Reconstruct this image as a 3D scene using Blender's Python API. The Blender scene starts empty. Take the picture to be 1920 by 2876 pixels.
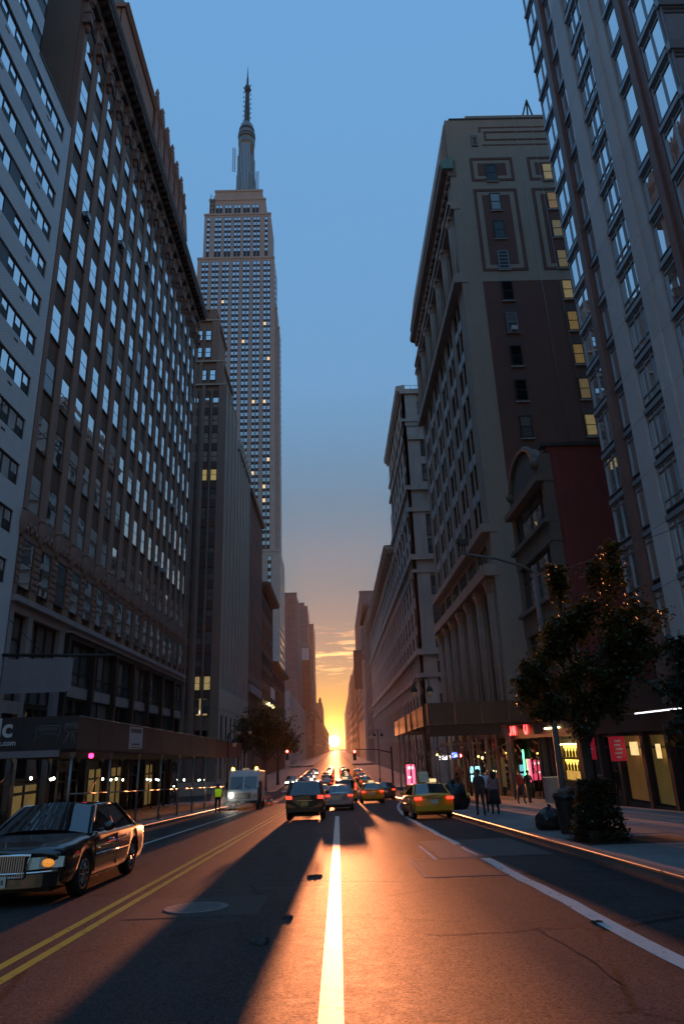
import bpy, bmesh, math, random
from mathutils import Vector, Matrix, Euler
R_ = math.radians
rnd = random.Random(7)
S = bpy.context.scene
COL = S.collection

# ------------------------------------------------------------------ camera
CAM_H = 1.65
cam_d = bpy.data.cameras.new('camera')
cam = bpy.data.objects.new('camera', cam_d)
COL.objects.link(cam)
S.camera = cam
cam_d.sensor_fit = 'VERTICAL'
cam_d.sensor_height = 36.0
cam_d.lens = 36.0 * 1901.0 / 2876.0
cam_d.clip_start = 0.05
cam_d.clip_end = 40000
ROT = Matrix(((0.999407, 0.029804, -0.01726), (-0.006455, -0.330189, -0.943893), (-0.033831, 0.943444, -0.3298)))
cam.matrix_world = Matrix.Translation((0, 0, CAM_H)) @ ROT.to_4x4()

# ------------------------------------------------------------------ sky, sun, exposure
SUN_EL = R_(0.6)
SUN_AZ = R_(-0.24)                 # measured from +Y towards +X
SUN_DIR = Vector((math.sin(SUN_AZ) * math.cos(SUN_EL), math.cos(SUN_AZ) * math.cos(SUN_EL), math.sin(SUN_EL)))
W = bpy.data.worlds.new('World')
S.world = W
W.use_nodes = True
wn, wl = W.node_tree.nodes, W.node_tree.links
wn.clear()
w_out = wn.new('ShaderNodeOutputWorld')
w_bg = wn.new('ShaderNodeBackground')
w_sky = wn.new('ShaderNodeTexSky')
w_sky.sky_type = 'NISHITA'
w_sky.sun_disc = False
w_sky.sun_elevation = R_(1.0)
w_sky.sun_rotation = SUN_AZ
w_sky.air_density = 1.0
w_sky.dust_density = 0.6
w_sky.ozone_density = 3.0
w_tc = wn.new('ShaderNodeTexCoord')
w_sep = wn.new('ShaderNodeSeparateXYZ')
wl.new(w_tc.outputs['Generated'], w_sep.inputs[0])


def wmath(op, a, b=None, c=None):
    n = wn.new('ShaderNodeMath')
    n.operation = op
    for i, v in enumerate((a, b, c)):
        if v is None:
            continue
        if isinstance(v, (int, float)):
            n.inputs[i].default_value = v
        else:
            wl.new(v, n.inputs[i])
    return n.outputs[0]


# thin sunset cirrus low over the horizon, all round the sky
el = wmath('ARCSINE', w_sep.outputs[2])
w_map = wn.new('ShaderNodeMapping')
w_map.inputs['Scale'].default_value = (22, 22, 190)
wl.new(w_tc.outputs['Generated'], w_map.inputs[0])
w_noise = wn.new('ShaderNodeTexNoise')
w_noise.inputs['Scale'].default_value = 1.0
w_noise.inputs['Detail'].default_value = 6
w_noise.inputs['Roughness'].default_value = 0.55
wl.new(w_map.outputs[0], w_noise.inputs[0])
w_cr = wn.new('ShaderNodeValToRGB')
w_cr.color_ramp.elements[0].position = 0.50
w_cr.color_ramp.elements[1].position = 0.64
wl.new(w_noise.outputs[0], w_cr.inputs[0])
band = wmath('SUBTRACT', 1.0, wmath('MINIMUM', 1.0, wmath('ABSOLUTE', wmath('DIVIDE', wmath('SUBTRACT', el, R_(7.4)), R_(2.6)))))
cl_f = wmath('MULTIPLY', wmath('MULTIPLY', w_cr.outputs[0], band), 0.95)
# blue dusk vault over the scattered sunset light: even in azimuth, a plain function of elevation
w_vault = wn.new('ShaderNodeValToRGB')
vr = w_vault.color_ramp
VAULT = [(0.0, (.33, .145, .018)), (.05, (.26, .15, .03)), (.10, (.135, .115, .065)), (.16, (.078, .100, .094)), (.225, (.060, .106, .122)), (.342, (.057, .124, .180)), (.50, (.080, .185, .320)), (1.0, (.088, .215, .410))]
while len(vr.elements) < len(VAULT):
    vr.elements.new(.5)
for e_, (p_, c_) in zip(vr.elements, VAULT):
    e_.position = p_
    e_.color = (*c_, 1)
wl.new(w_sep.outputs[2], w_vault.inputs[0])
w_vs = wn.new('ShaderNodeVectorMath')
w_vs.operation = 'SCALE'
w_vs.inputs['Scale'].default_value = 10.0
wl.new(w_vault.outputs[0], w_vs.inputs[0])
w_mul = wn.new('ShaderNodeMix')
w_mul.data_type = 'RGBA'
w_mul.blend_type = 'ADD'
w_mul.inputs[0].default_value = 1.0
w_sk = wn.new('ShaderNodeVectorMath')
w_sk.operation = 'SCALE'
w_sk.inputs['Scale'].default_value = .15
wl.new(w_sky.outputs[0], w_sk.inputs[0])
wl.new(w_sk.outputs[0], w_mul.inputs[6])
wl.new(w_vs.outputs[0], w_mul.inputs[7])
w_cl = wn.new('ShaderNodeMix')
w_cl.data_type = 'RGBA'
wl.new(cl_f, w_cl.inputs[0])
wl.new(w_mul.outputs[2], w_cl.inputs[6])
w_cl.inputs[7].default_value = (9.5, 5.0, 1.9, 1)
# the sun's aureole in the low hazy air
w_dot = wn.new('ShaderNodeVectorMath')
w_dot.operation = 'DOT_PRODUCT'
w_nrm = wn.new('ShaderNodeVectorMath')
w_nrm.operation = 'NORMALIZE'
wl.new(w_tc.outputs['Generated'], w_nrm.inputs[0])
wl.new(w_nrm.outputs[0], w_dot.inputs[0])
w_dot.inputs[1].default_value = SUN_DIR
ang = wmath('ARCCOSINE', wmath('MINIMUM', 0.9999999, w_dot.outputs['Value']))
disc = wmath('MULTIPLY', wmath('LESS_THAN', ang, R_(0.42)), 220.0)
g1 = wmath('ADD', disc, wmath('MULTIPLY', wmath('EXPONENT', wmath('DIVIDE', ang, R_(-0.8))), 34.0))
g2 = wmath('MULTIPLY', wmath('EXPONENT', wmath('DIVIDE', ang, R_(-2.0))), 3.2)
w_glow = wn.new('ShaderNodeMix')
w_glow.data_type = 'RGBA'
w_glow.blend_type = 'ADD'
w_glow.inputs[0].default_value = 1.0
w_gc = wn.new('ShaderNodeVectorMath')
w_gc.operation = 'SCALE'
w_gc.inputs[0].default_value = (1.0, 0.55, 0.12)
wl.new(wmath('ADD', g1, g2), w_gc.inputs['Scale'])
wl.new(w_cl.outputs[2], w_glow.inputs[6])
wl.new(w_gc.outputs[0], w_glow.inputs[7])
wl.new(w_glow.outputs[2], w_bg.inputs[0])
w_bg.inputs[1].default_value = 0.072
wl.new(w_bg.outputs[0], w_out.inputs[0])

sun_d = bpy.data.lights.new('sun_light', 'SUN')
sun_d.energy = 2.0
sun_d.angle = R_(0.6)
sun_d.color = (1.0, 0.30, 0.11)
sun = bpy.data.objects.new('sun_light', sun_d)
COL.objects.link(sun)
sun.rotation_euler = SUN_DIR.to_track_quat('Z', 'Y').to_euler()

S.view_settings.view_transform = 'Standard'
S.view_settings.look = 'None'
S.view_settings.gamma = 1.0
S.view_settings.exposure = 1.3
S.view_settings.use_curve_mapping = False
S.cycles.use_denoising = True
S.cycles.max_bounces = 5
S.cycles.glossy_bounces = 3
S.cycles.diffuse_bounces = 4
S.cycles.transmission_bounces = 2
S.cycles.volume_bounces = 0
S.cycles.sample_clamp_indirect = 4.0


# ------------------------------------------------------------------ ground height
SLOPE = -0.042


def g(y):
    a, b = 70.0, 105.0
    if y < a:
        return SLOPE * y
    if y < b:
        t = y - a
        return SLOPE * a + SLOPE * (t - t * t / (2 * (b - a)))
    return SLOPE * a + SLOPE * (b - a) / 2


# ------------------------------------------------------------------ materials
MATS = {}


def _nt(name):
    m = bpy.data.materials.new(name)
    m.use_nodes = True
    n = m.node_tree.nodes
    return m, n, m.node_tree.links, n['Principled BSDF']


def _mix(n, l, a, b, fac, mode='MIX'):
    x = n.new('ShaderNodeMix')
    x.data_type = 'RGBA'
    x.blend_type = mode
    for i, v in ((0, fac), (6, a), (7, b)):
        if isinstance(v, (int, float)):
            x.inputs[i].default_value = v
        elif isinstance(v, tuple):
            x.inputs[i].default_value = (*v, 1) if len(v) == 3 else v
        else:
            l.new(v, x.inputs[i])
    return x.outputs[2]


def _noise(n, l, scale, detail=4, vec=None, rough=0.55, stretch=None):
    t = n.new('ShaderNodeTexNoise')
    t.inputs['Scale'].default_value = scale
    t.inputs['Detail'].default_value = detail
    t.inputs['Roughness'].default_value = rough
    if vec is None:
        geo = n.new('ShaderNodeNewGeometry')
        vec = geo.outputs['Position']
    if stretch:
        mp = n.new('ShaderNodeMapping')
        mp.inputs['Scale'].default_value = stretch
        l.new(vec, mp.inputs[0])
        vec = mp.outputs[0]
    l.new(vec, t.inputs['Vector'])
    return t.outputs[0]


def _ramp(n, l, src, p0, p1, c0=(0, 0, 0), c1=(1, 1, 1)):
    r = n.new('ShaderNodeValToRGB')
    r.color_ramp.elements[0].position = p0
    r.color_ramp.elements[1].position = p1
    r.color_ramp.elements[0].color = (*c0, 1)
    r.color_ramp.elements[1].color = (*c1, 1)
    l.new(src, r.inputs[0])
    return r.outputs[0]


def sc(c, k):
    return tuple(min(1.0, v * k) for v in c)


def mat(name, col=(.5, .5, .5), rough=.8, metal=0.0, var=.25, vscale=1.2, fine=None, bump=None, spec=None, ior=None, coat=0.0,
        grime=0.0, rand=0.0, emit=None, estr=1.0, streak=0.0):
    if name in MATS:
        return MATS[name]
    m, n, l, b = _nt(name)
    c = col
    if var:
        c = _mix(n, l, sc(col, 1 - var), sc(col, 1 + var), _noise(n, l, vscale))
        if fine:
            c = _mix(n, l, c, _mix(n, l, (.55, .55, .55), (1.45, 1.45, 1.45), _noise(n, l, fine, 3)), .5, 'MULTIPLY')
    if streak:
        s = _ramp(n, l, _noise(n, l, 1.0, 5, stretch=(1.6, 1.6, .12)), .42, .75)
        c = _mix(n, l, c, sc(col, .35), _mix(n, l, (0, 0, 0), (streak,) * 3, s))
    if grime:
        s = _ramp(n, l, _noise(n, l, .35, 6), .4, .7)
        c = _mix(n, l, c, sc(col, .45), _mix(n, l, (0, 0, 0), (grime,) * 3, s))
    if rand:
        oi = n.new('ShaderNodeObjectInfo')
        c = _mix(n, l, c, _mix(n, l, (1 - rand,) * 3, (1 + rand,) * 3, oi.outputs['Random']), 1.0, 'MULTIPLY')
    if isinstance(c, tuple):
        b.inputs['Base Color'].default_value = (*c, 1)
    else:
        l.new(c, b.inputs['Base Color'])
    b.inputs['Roughness'].default_value = rough
    b.inputs['Metallic'].default_value = metal
    if spec is not None:
        b.inputs['Specular IOR Level'].default_value = spec
    if ior:
        b.inputs['IOR'].default_value = ior
    if coat:
        b.inputs['Coat Weight'].default_value = coat
        b.inputs['Coat Roughness'].default_value = .04
    if bump:
        bn = n.new('ShaderNodeBump')
        bn.inputs['Strength'].default_value = bump[1]
        bn.inputs['Distance'].default_value = bump[2] if len(bump) > 2 else .02
        l.new(_noise(n, l, bump[0], 4), bn.inputs['Height'])
        l.new(bn.outputs[0], b.inputs['Normal'])
    if emit:
        b.inputs['Emission Color'].default_value = (*emit, 1)
        b.inputs['Emission Strength'].default_value = estr
    MATS[name] = m
    return m


def wall_uv(n, l):
    """(along the wall, height) from the position and the wall's own normal"""
    geo = n.new('ShaderNodeNewGeometry')
    sp = n.new('ShaderNodeSeparateXYZ')
    sn = n.new('ShaderNodeSeparateXYZ')
    l.new(geo.outputs['Position'], sp.inputs[0])
    l.new(geo.outputs['True Normal'], sn.inputs[0])
    ab = n.new('ShaderNodeMath')
    ab.operation = 'ABSOLUTE'
    l.new(sn.outputs[0], ab.inputs[0])
    gt = n.new('ShaderNodeMath')
    gt.operation = 'GREATER_THAN'
    gt.inputs[1].default_value = .7
    l.new(ab.outputs[0], gt.inputs[0])
    mx = n.new('ShaderNodeMix')
    mx.data_type = 'FLOAT'
    l.new(gt.outputs[0], mx.inputs[0])
    l.new(sp.outputs[0], mx.inputs[2])
    l.new(sp.outputs[1], mx.inputs[3])
    cb = n.new('ShaderNodeCombineXYZ')
    l.new(mx.outputs[0], cb.inputs[0])
    l.new(sp.outputs[2], cb.inputs[1])
    return cb.outputs[0]


def brick(name, c1, c2, mortar, bw=.22, bh=.075, ms=.012, rough=.85, grime=.3, bump=.35):
    if name in MATS:
        return MATS[name]
    m, n, l, b = _nt(name)
    t = n.new('ShaderNodeTexBrick')
    t.inputs['Scale'].default_value = 1.0
    t.inputs['Brick Width'].default_value = bw
    t.inputs['Row Height'].default_value = bh
    t.inputs['Mortar Size'].default_value = ms
    t.inputs['Color1'].default_value = (*c1, 1)
    t.inputs['Color2'].default_value = (*c2, 1)
    t.inputs['Mortar'].default_value = (*mortar, 1)
    l.new(wall_uv(n, l), t.inputs['Vector'])
    c = _mix(n, l, t.outputs[0], sc(c1, .5), _mix(n, l, (0, 0, 0), (grime,) * 3, _ramp(n, l, _noise(n, l, .3, 6), .38, .72)))
    c = _mix(n, l, c, sc(c1, .4), _mix(n, l, (0, 0, 0), (grime * .8,) * 3, _ramp(n, l, _noise(n, l, 1.0, 5, stretch=(1.4, 1.4, .1)), .5, .8)))
    l.new(c, b.inputs['Base Color'])
    b.inputs['Roughness'].default_value = rough
    bn = n.new('ShaderNodeBump')
    bn.inputs['Strength'].default_value = bump
    bn.inputs['Distance'].default_value = .01
    bn.invert = True
    l.new(t.outputs['Fac'], bn.inputs['Height'])
    l.new(bn.outputs[0], b.inputs['Normal'])
    MATS[name] = m
    return m


def glass(name, col=(.012, .014, .017), ior=2.0, wav=.06, ws=.6, rough=.015, blind=None, coatm=0.0):
    """opaque dark window glass: sky reflections from the renderer, slightly wavy"""
    if name in MATS:
        return MATS[name]
    m, n, l, b = _nt(name)
    oi = n.new('ShaderNodeObjectInfo')
    c = _mix(n, l, sc(col, .5), sc(col, 2.2), oi.outputs['Random'])
    if blind:
        c = _mix(n, l, c, blind, _ramp(n, l, oi.outputs['Random'], .62, .64))
    l.new(c, b.inputs['Base Color'])
    b.inputs['Roughness'].default_value = rough
    b.inputs['IOR'].default_value = ior
    if coatm:                       # metallic sun-control coating
        b.inputs['Metallic'].default_value = coatm
        l.new(_mix(n, l, c, (.90, .93, .95), coatm), b.inputs['Base Color'])
    bn = n.new('ShaderNodeBump')
    bn.inputs['Strength'].default_value = wav
    bn.inputs['Distance'].default_value = .1
    l.new(_noise(n, l, ws, 2), bn.inputs['Height'])
    l.new(bn.outputs[0], b.inputs['Normal'])
    MATS[name] = m
    return m


def glow(name, col, s, var=0.0, vscale=3.0):
    if name in MATS:
        return MATS[name]
    m, n, l, b = _nt(name)
    m.cycles.emission_sampling = 'NONE'
    b.inputs['Base Color'].default_value = (*sc(col, .4), 1)
    b.inputs['Roughness'].default_value = .3
    b.inputs['Emission Strength'].default_value = s
    if var:
        c = _mix(n, l, sc(col, 1 - var), col, _noise(n, l, vscale, 3))
        l.new(c, b.inputs['Emission Color'])
    else:
        b.inputs['Emission Color'].default_value = (*col, 1)
    MATS[name] = m
    return m


# ------------------------------------------------------------------ mesh helpers
def evaluated(ob):
    """the object's mesh with its modifiers, worked out in a small scene of its own"""
    sc_ = bpy.data.scenes.new('workshop')
    obs = [ob] + [m.object for m in ob.modifiers if m.type == 'BOOLEAN']
    for o in obs:
        sc_.collection.objects.link(o)
    vl = sc_.view_layers[0]
    vl.update()
    me = bpy.data.meshes.new_from_object(ob.evaluated_get(vl.depsgraph))
    bpy.data.scenes.remove(sc_)
    return me



class MB:
    def __init__(s):
        s.v, s.f, s.m, s.mats, s.smooth = [], [], [], [], []

    def mi(s, m):
        if m is None:
            return 0
        if m not in s.mats:
            s.mats.append(m)
        return s.mats.index(m)

    def face(s, pts, m=None, sm=False):
        i = len(s.v)
        s.v += [tuple(p) for p in pts]
        s.f.append(tuple(range(i, i + len(pts))))
        s.m.append(s.mi(m))
        s.smooth.append(sm)

    def hull8(s, p, m=None):
        """p: 8 corners, bottom ring 0-3 then top ring 4-7, both counter-clockwise from above"""
        i = len(s.v)
        s.v += [tuple(q) for q in p]
        k = s.mi(m)
        for f in ((3, 2, 1, 0), (4, 5, 6, 7), (0, 1, 5, 4), (1, 2, 6, 5), (2, 3, 7, 6), (3, 0, 4, 7)):
            s.f.append(tuple(i + j for j in f))
            s.m.append(k)
            s.smooth.append(False)

    def box(s, x0, x1, y0, y1, z0, z1, m=None):
        if x0 > x1: x0, x1 = x1, x0
        if y0 > y1: y0, y1 = y1, y0
        if z0 > z1: z0, z1 = z1, z0
        s.hull8([(x0, y0, z0), (x1, y0, z0), (x1, y1, z0), (x0, y1, z0), (x0, y0, z1), (x1, y0, z1), (x1, y1, z1), (x0, y1, z1)], m)

    def fbox(s, fr, u0, u1, v0, v1, w0, w1, m=None):
        a, b = conv(fr, u0, v0, w0), conv(fr, u1, v1, w1)
        s.box(a[0], b[0], a[1], b[1], a[2], b[2], m)

    def fquad(s, fr, u0, u1, v0, v1, w, m=None):
        pts = [conv(fr, u0, v0, w), conv(fr, u1, v0, w), conv(fr, u1, v1, w), conv(fr, u0, v1, w)]
        if fr[0] == 'R':
            pts.reverse()
        s.face(pts, m)

    def prism(s, prof, axis, a, b, m=None):
        """closed profile extruded along an axis; prof are 2-tuples of the other two axes in order"""
        def P(q, t):
            return {'x': (t, q[0], q[1]), 'y': (q[0], t, q[1]), 'z': (q[0], q[1], t)}[axis]
        i = len(s.v)
        n = len(prof)
        s.v += [P(q, a) for q in prof] + [P(q, b) for q in prof]
        k = s.mi(m)
        fs = [tuple(i + j for j in range(n))[::-1], tuple(i + n + j for j in range(n))]
        fs += [(i + j, i + (j + 1) % n, i + n + (j + 1) % n, i + n + j) for j in range(n)]
        for f in fs:
            s.f.append(f)
            s.m.append(k)
            s.smooth.append(False)

    def tube(s, pts, rad, n=8, m=None, cap=True, sm=True):
        pts = [Vector(p) for p in pts]
        rad = rad if isinstance(rad, (list, tuple)) else [rad] * len(pts)
        i0 = len(s.v)
        up = None
        for j, p in enumerate(pts):
            d = (pts[min(j + 1, len(pts) - 1)] - pts[max(j - 1, 0)])
            d = d.normalized() if d.length > 1e-9 else Vector((0, 0, 1))
            if up is None:
                up = d.orthogonal().normalized()
            else:
                up = (up - d * up.dot(d))
                up = up.normalized() if up.length > 1e-6 else d.orthogonal().normalized()
            sd = d.cross(up)
            for q in range(n):
                a = 2 * math.pi * q / n
                s.v.append(tuple(p + (up * math.cos(a) + sd * math.sin(a)) * rad[j]))
        k = s.mi(m)
        for j in range(len(pts) - 1):
            for q in range(n):
                a, b = i0 + j * n + q, i0 + j * n + (q + 1) % n
                s.f.append((a, b, b + n, a + n))
                s.m.append(k)
                s.smooth.append(sm)
        if cap:
            s.f.append(tuple(i0 + q for q in range(n))[::-1])
            s.f.append(tuple(i0 + (len(pts) - 1) * n + q for q in range(n)))
            s.m += [k, k]
            s.smooth += [False, False]

    def lathe(s, prof, n=16, m=None, c=(0, 0, 0), sm=True, axis='z', sx=1.0, sy=1.0):
        i0 = len(s.v)
        for r, h in prof:
            for q in range(n):
                a = 2 * math.pi * q / n
                p = (r * math.cos(a) * sx, r * math.sin(a) * sy, h)
                if axis == 'x':
                    p = (p[2], p[0], p[1])
                elif axis == 'y':
                    p = (p[1], p[2], p[0])
                s.v.append((c[0] + p[0], c[1] + p[1], c[2] + p[2]))
        k = s.mi(m)
        for j in range(len(prof) - 1):
            for q in range(n):
                a, b = i0 + j * n + q, i0 + j * n + (q + 1) % n
                s.f.append((a, b, b + n, a + n))
                s.m.append(k)
                s.smooth.append(sm)
        s.f.append(tuple(i0 + q for q in range(n))[::-1])
        s.f.append(tuple(i0 + (len(prof) - 1) * n + q for q in range(n)))
        s.m += [k, k]
        s.smooth += [False, False]

    def ball(s, c, r, m=None, n=10, k=6, sq=(1, 1, 1)):
        pr = [(max(1e-4, math.sin(math.pi * j / k)) * r, -math.cos(math.pi * j / k) * r * sq[2]) for j in range(k + 1)]
        s.lathe(pr, n, m, c, True, 'z', sq[0], sq[1])

    def mesh(s, name, default=None):
        me = bpy.data.meshes.new(name)
        me.from_pydata(s.v, [], s.f)
        for m in (s.mats or [default]):
            if m:
                me.materials.append(m)
        if len(s.mats) > 1:
            me.polygons.foreach_set('material_index', s.m)
        if any(s.smooth):
            me.polygons.foreach_set('use_smooth', s.smooth)
        me.update()
        return me

    def build(s, name, m=None, parent=None, loc=None):
        if m is not None and not s.mats:
            s.mats = [m]
        return link(name, s.mesh(name, m), parent, loc)


def link(name, me, parent=None, loc=None, rot=None):
    o = bpy.data.objects.new(name, me)
    COL.objects.link(o)
    if parent is not None:
        o.parent = parent
    if loc is not None:
        o.location = loc
    if rot is not None:
        o.rotation_euler = rot
    return o


def conv(fr, u, v, w):
    k, p = fr
    if k == 'L':
        return (p + w, u, v)
    if k == 'R':
        return (p - w, u, v)
    return (u, p - w, v)


def tag(o, label=None, cat=None, group=None, kind=None):
    for k, v in (('label', label), ('category', cat), ('group', group), ('kind', kind)):
        if v:
            o[k] = v
    return o


def thing(name, label, cat, loc=(0, 0, 0), rz=0.0, group=None):
    o = bpy.data.objects.new(name, None)
    COL.objects.link(o)
    o.location = loc
    o.rotation_euler = (0, 0, rz)
    return tag(o, label, cat, group)


def copy_tree(o, parent=None):
    c = o.copy()
    COL.objects.link(c)
    c.parent = parent
    for ch in list(o.children):
        copy_tree(ch, c)
    return c


def box_part(name, m, parent, *b):
    mb = MB()
    mb.box(*b)
    return mb.build(name, m, parent)


CACHE = {}


def shared(key, fn):
    if key not in CACHE:
        CACHE[key] = fn()
    return CACHE[key]


def fpiece(name, m, parent, fr, u0, u1, v0, v1, w0, w1):
    """a box on a facade as its own object; alike boxes share their mesh"""
    du, dv, dw = round(u1 - u0, 3), round(v1 - v0, 3), round(w1 - w0, 3)

    def mk():
        mb = MB()
        mb.fbox((fr[0], 0), -du / 2, du / 2, 0, dv, 0, dw)
        return mb.mesh(name, m)
    me = shared((name, m.name, fr[0], du, dv, dw), mk)
    return link(name, me, parent, conv(fr, (u0 + u1) / 2, v0, w0))


def window(parent, fr, u0, u1, v0, v1, w, fm, gm, cols=1, rows=(.5,), bar=.07, depth=.1, split=True, wob=.004, name='window'):
    """frame (the part) with its panes as sub-parts; panes sit a hair out of true so reflections differ"""
    du, dv = round(u1 - u0, 3), round(v1 - v0, 3)
    f0 = (fr[0], 0)
    cuts_u = [-du / 2 + du * i / cols for i in range(cols + 1)]
    cuts_v = [0] + [dv * r for r in rows] + [dv]

    def mk():
        mb = MB()
        mb.fbox(f0, -du / 2, -du / 2 + bar, 0, dv, -depth, 0, fm)
        mb.fbox(f0, du / 2 - bar, du / 2, 0, dv, -depth, 0, fm)
        mb.fbox(f0, -du / 2 + bar, du / 2 - bar, 0, bar, -depth, -.003, fm)
        mb.fbox(f0, -du / 2 + bar, du / 2 - bar, dv - bar, dv, -depth, -.003, fm)
        for c in cuts_u[1:-1]:
            mb.fbox(f0, c - bar / 2, c + bar / 2, bar, dv - bar, -depth, -.006, fm)
        for c in cuts_v[1:-1]:
            mb.fbox(f0, -du / 2 + bar, du / 2 - bar, c - bar / 2, c + bar / 2, -depth, -.009, fm)
        if not split:
            for i in range(cols):
                for j in range(len(cuts_v) - 1):
                    mb.fquad(f0, cuts_u[i], cuts_u[i + 1], cuts_v[j], cuts_v[j + 1], -depth * .7, gm)
        return mb.mesh(name)
    key = ('win', name, fm.name, gm.name if not split else '', fr[0], du, dv, cols, tuple(rows), bar, depth, split)
    me = shared(key, mk)
    o = link(name, me, parent, conv(fr, (u0 + u1) / 2, v0, w))
    if split:
        for i in range(cols):
            for j in range(len(cuts_v) - 1):
                pu, pv = cuts_u[i + 1] - cuts_u[i], cuts_v[j + 1] - cuts_v[j]

                def mkp():
                    mb = MB()
                    mb.fbox(f0, -pu / 2, pu / 2, -pv / 2, pv / 2, -.02, 0, gm)
                    return mb.mesh('pane')
                pm = shared(('pane', gm.name, fr[0], round(pu, 3), round(pv, 3)), mkp)
                p = link('pane', pm, o, conv(f0, (cuts_u[i] + cuts_u[i + 1]) / 2, (cuts_v[j] + cuts_v[j + 1]) / 2, -depth * (.75 if j % 2 else .6)))
                a, b = rnd.uniform(-wob, wob), rnd.uniform(-wob, wob)
                p.rotation_euler = (0, a, b) if fr[0] in 'LR' else (a, 0, b)
    return o


def text(name, body, size, m, parent, loc, rot, ext=.01, align='CENTER', bold=0.0):
    c = bpy.data.curves.new(name, 'FONT')
    c.body = body
    c.size = size
    c.extrude = ext
    c.align_x = align
    c.materials.append(m)
    c.offset = bold
    o = bpy.data.objects.new(name, c)
    me = evaluated(o)
    me.name = name
    bpy.data.objects.remove(o)
    return link(name, me, parent, loc, rot)


XL, XR = -16.5, 13.0            # building lines
KL, KR = -8.5, 5.1              # kerb lines
FL, FR = ('L', XL), ('R', XR)


# ------------------------------------------------------------------ ground materials
def asphalt():
    m, n, l, b = _nt('asphalt')
    big = _noise(n, l, .35, 5)
    lane = _noise(n, l, 1.0, 4, stretch=(1.1, .05, 1))
    c = _mix(n, l, (.024, .021, .024), (.066, .054, .054), big)
    c = _mix(n, l, c, (.020, .020, .022), _ramp(n, l, lane, .45, .75))
    agg = _noise(n, l, 80, 2)
    c = _mix(n, l, c, (.16, .15, .14), _ramp(n, l, agg, .57, .72))
    crack = n.new('ShaderNodeTexVoronoi')
    crack.feature = 'DISTANCE_TO_EDGE'
    crack.inputs['Scale'].default_value = .28
    geo = n.new('ShaderNodeNewGeometry')
    wv = n.new('ShaderNodeVectorMath')
    wv.operation = 'ADD'
    l.new(geo.outputs['Position'], wv.inputs[0])
    nz = n.new('ShaderNodeTexNoise')
    nz.inputs['Scale'].default_value = 1.3
    l.new(nz.outputs['Color'], wv.inputs[1])
    l.new(wv.outputs[0], crack.inputs['Vector'])
    cr = _ramp(n, l, crack.outputs['Distance'], .004, .012, (1, 1, 1), (0, 0, 0))
    cr = _mix(n, l, (0, 0, 0), cr, _ramp(n, l, _noise(n, l, .5, 3), .42, .55))
    c = _mix(n, l, c, (.012, .012, .012), cr)
    oil = _ramp(n, l, _noise(n, l, 1.0, 3, stretch=(1.0, .35, 1)), .60, .74)
    c = _mix(n, l, c, (.014, .013, .013), _mix(n, l, (0, 0, 0), (.75, .75, .75), oil))
    c = _mix(n, l, c, _mix(n, l, (.55, .55, .55), (1.5, 1.5, 1.5), _noise(n, l, 150, 2)), .8, 'MULTIPLY')
    l.new(c, b.inputs['Base Color'])
    rr = _mix(n, l, (.42, .42, .42), (.74, .74, .74), _noise(n, l, 6.0, 9, rough=.82))
    l.new(rr, b.inputs['Roughness'])
    sp = n.new('ShaderNodeMapRange')
    sp.inputs[1].default_value = .40
    sp.inputs[2].default_value = .62
    sp.inputs[3].default_value = .02
    sp.inputs[4].default_value = .24
    l.new(_noise(n, l, 34, 3, rough=.7), sp.inputs[0])
    l.new(sp.outputs[0], b.inputs['Specular IOR Level'])
    bn = n.new('ShaderNodeBump')
    bn.inputs['Strength'].default_value = .7
    bn.inputs['Distance'].default_value = .010
    l.new(_noise(n, l, 95, 3, rough=.75), bn.inputs['Height'])
    bn2 = n.new('ShaderNodeBump')
    bn2.inputs['Strength'].default_value = .25
    bn2.inputs['Distance'].default_value = .02
    l.new(_noise(n, l, 9.0, 7, rough=.75), bn2.inputs['Height'])
    l.new(bn2.outputs[0], bn.inputs['Normal'])
    l.new(bn.outputs[0], b.inputs['Normal'])
    MATS['asphalt'] = m
    return m


def paint(name, col, wear=.5):
    m, n, l, b = _nt(name)
    worn = _ramp(n, l, _noise(n, l, 9, 5), .60 - wear * .08, .72)
    worn = _mix(n, l, (0, 0, 0), worn, _ramp(n, l, _noise(n, l, 1.1, 3), .35, .6))
    c = _mix(n, l, sc(col, .8), col, _noise(n, l, 3, 4))
    l.new(_mix(n, l, c, (.06, .055, .05), worn), b.inputs['Base Color'])
    b.inputs['Roughness'].default_value = .46
    b.inputs['Specular IOR Level'].default_value = .6
    bn = n.new('ShaderNodeBump')
    bn.inputs['Strength'].default_value = .4
    bn.inputs['Distance'].default_value = .008
    l.new(_noise(n, l, 45, 3), bn.inputs['Height'])
    l.new(bn.outputs[0], b.inputs['Normal'])
    MATS[name] = m
    return m


M_asph = asphalt()
M_white = paint('road_white', (.72, .70, .66))
M_yellow = paint('road_yellow', (.80, .45, .04))
M_walk = mat('concrete_walk', (.22, .21, .21), .75, var=.25, vscale=.8, fine=28, bump=(30, .25, .01), grime=.35, rand=.16)
M_kerb = mat('kerb_concrete', (.14, .13, .125), .7, var=.3, vscale=3, fine=20, bump=(20, .25, .01), rand=.1)
M_kedge = mat('kerb_steel_edge', (.55, .50, .45), .28, metal=.9, var=.25, vscale=3)
M_patch = mat('asphalt_patch', (.022, .021, .022), .62, var=.3, vscale=2, fine=60, bump=(60, .5, .01))
M_patch2 = mat('asphalt_worn_patch', (.085, .08, .078), .6, var=.35, vscale=3, fine=50, bump=(50, .5, .01))
M_iron = mat('cast_iron', (.026, .023, .022), .9, metal=.0, var=.4, vscale=9, bump=(40, 1.0, .04), spec=.12)
M_ground = mat('far_ground', (.06, .058, .055), .9)

YS = [-40 + 2.5 * i for i in range(60)] + [110 + 10 * i for i in range(20)] + [310 + 60 * i for i in range(35)]


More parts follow.
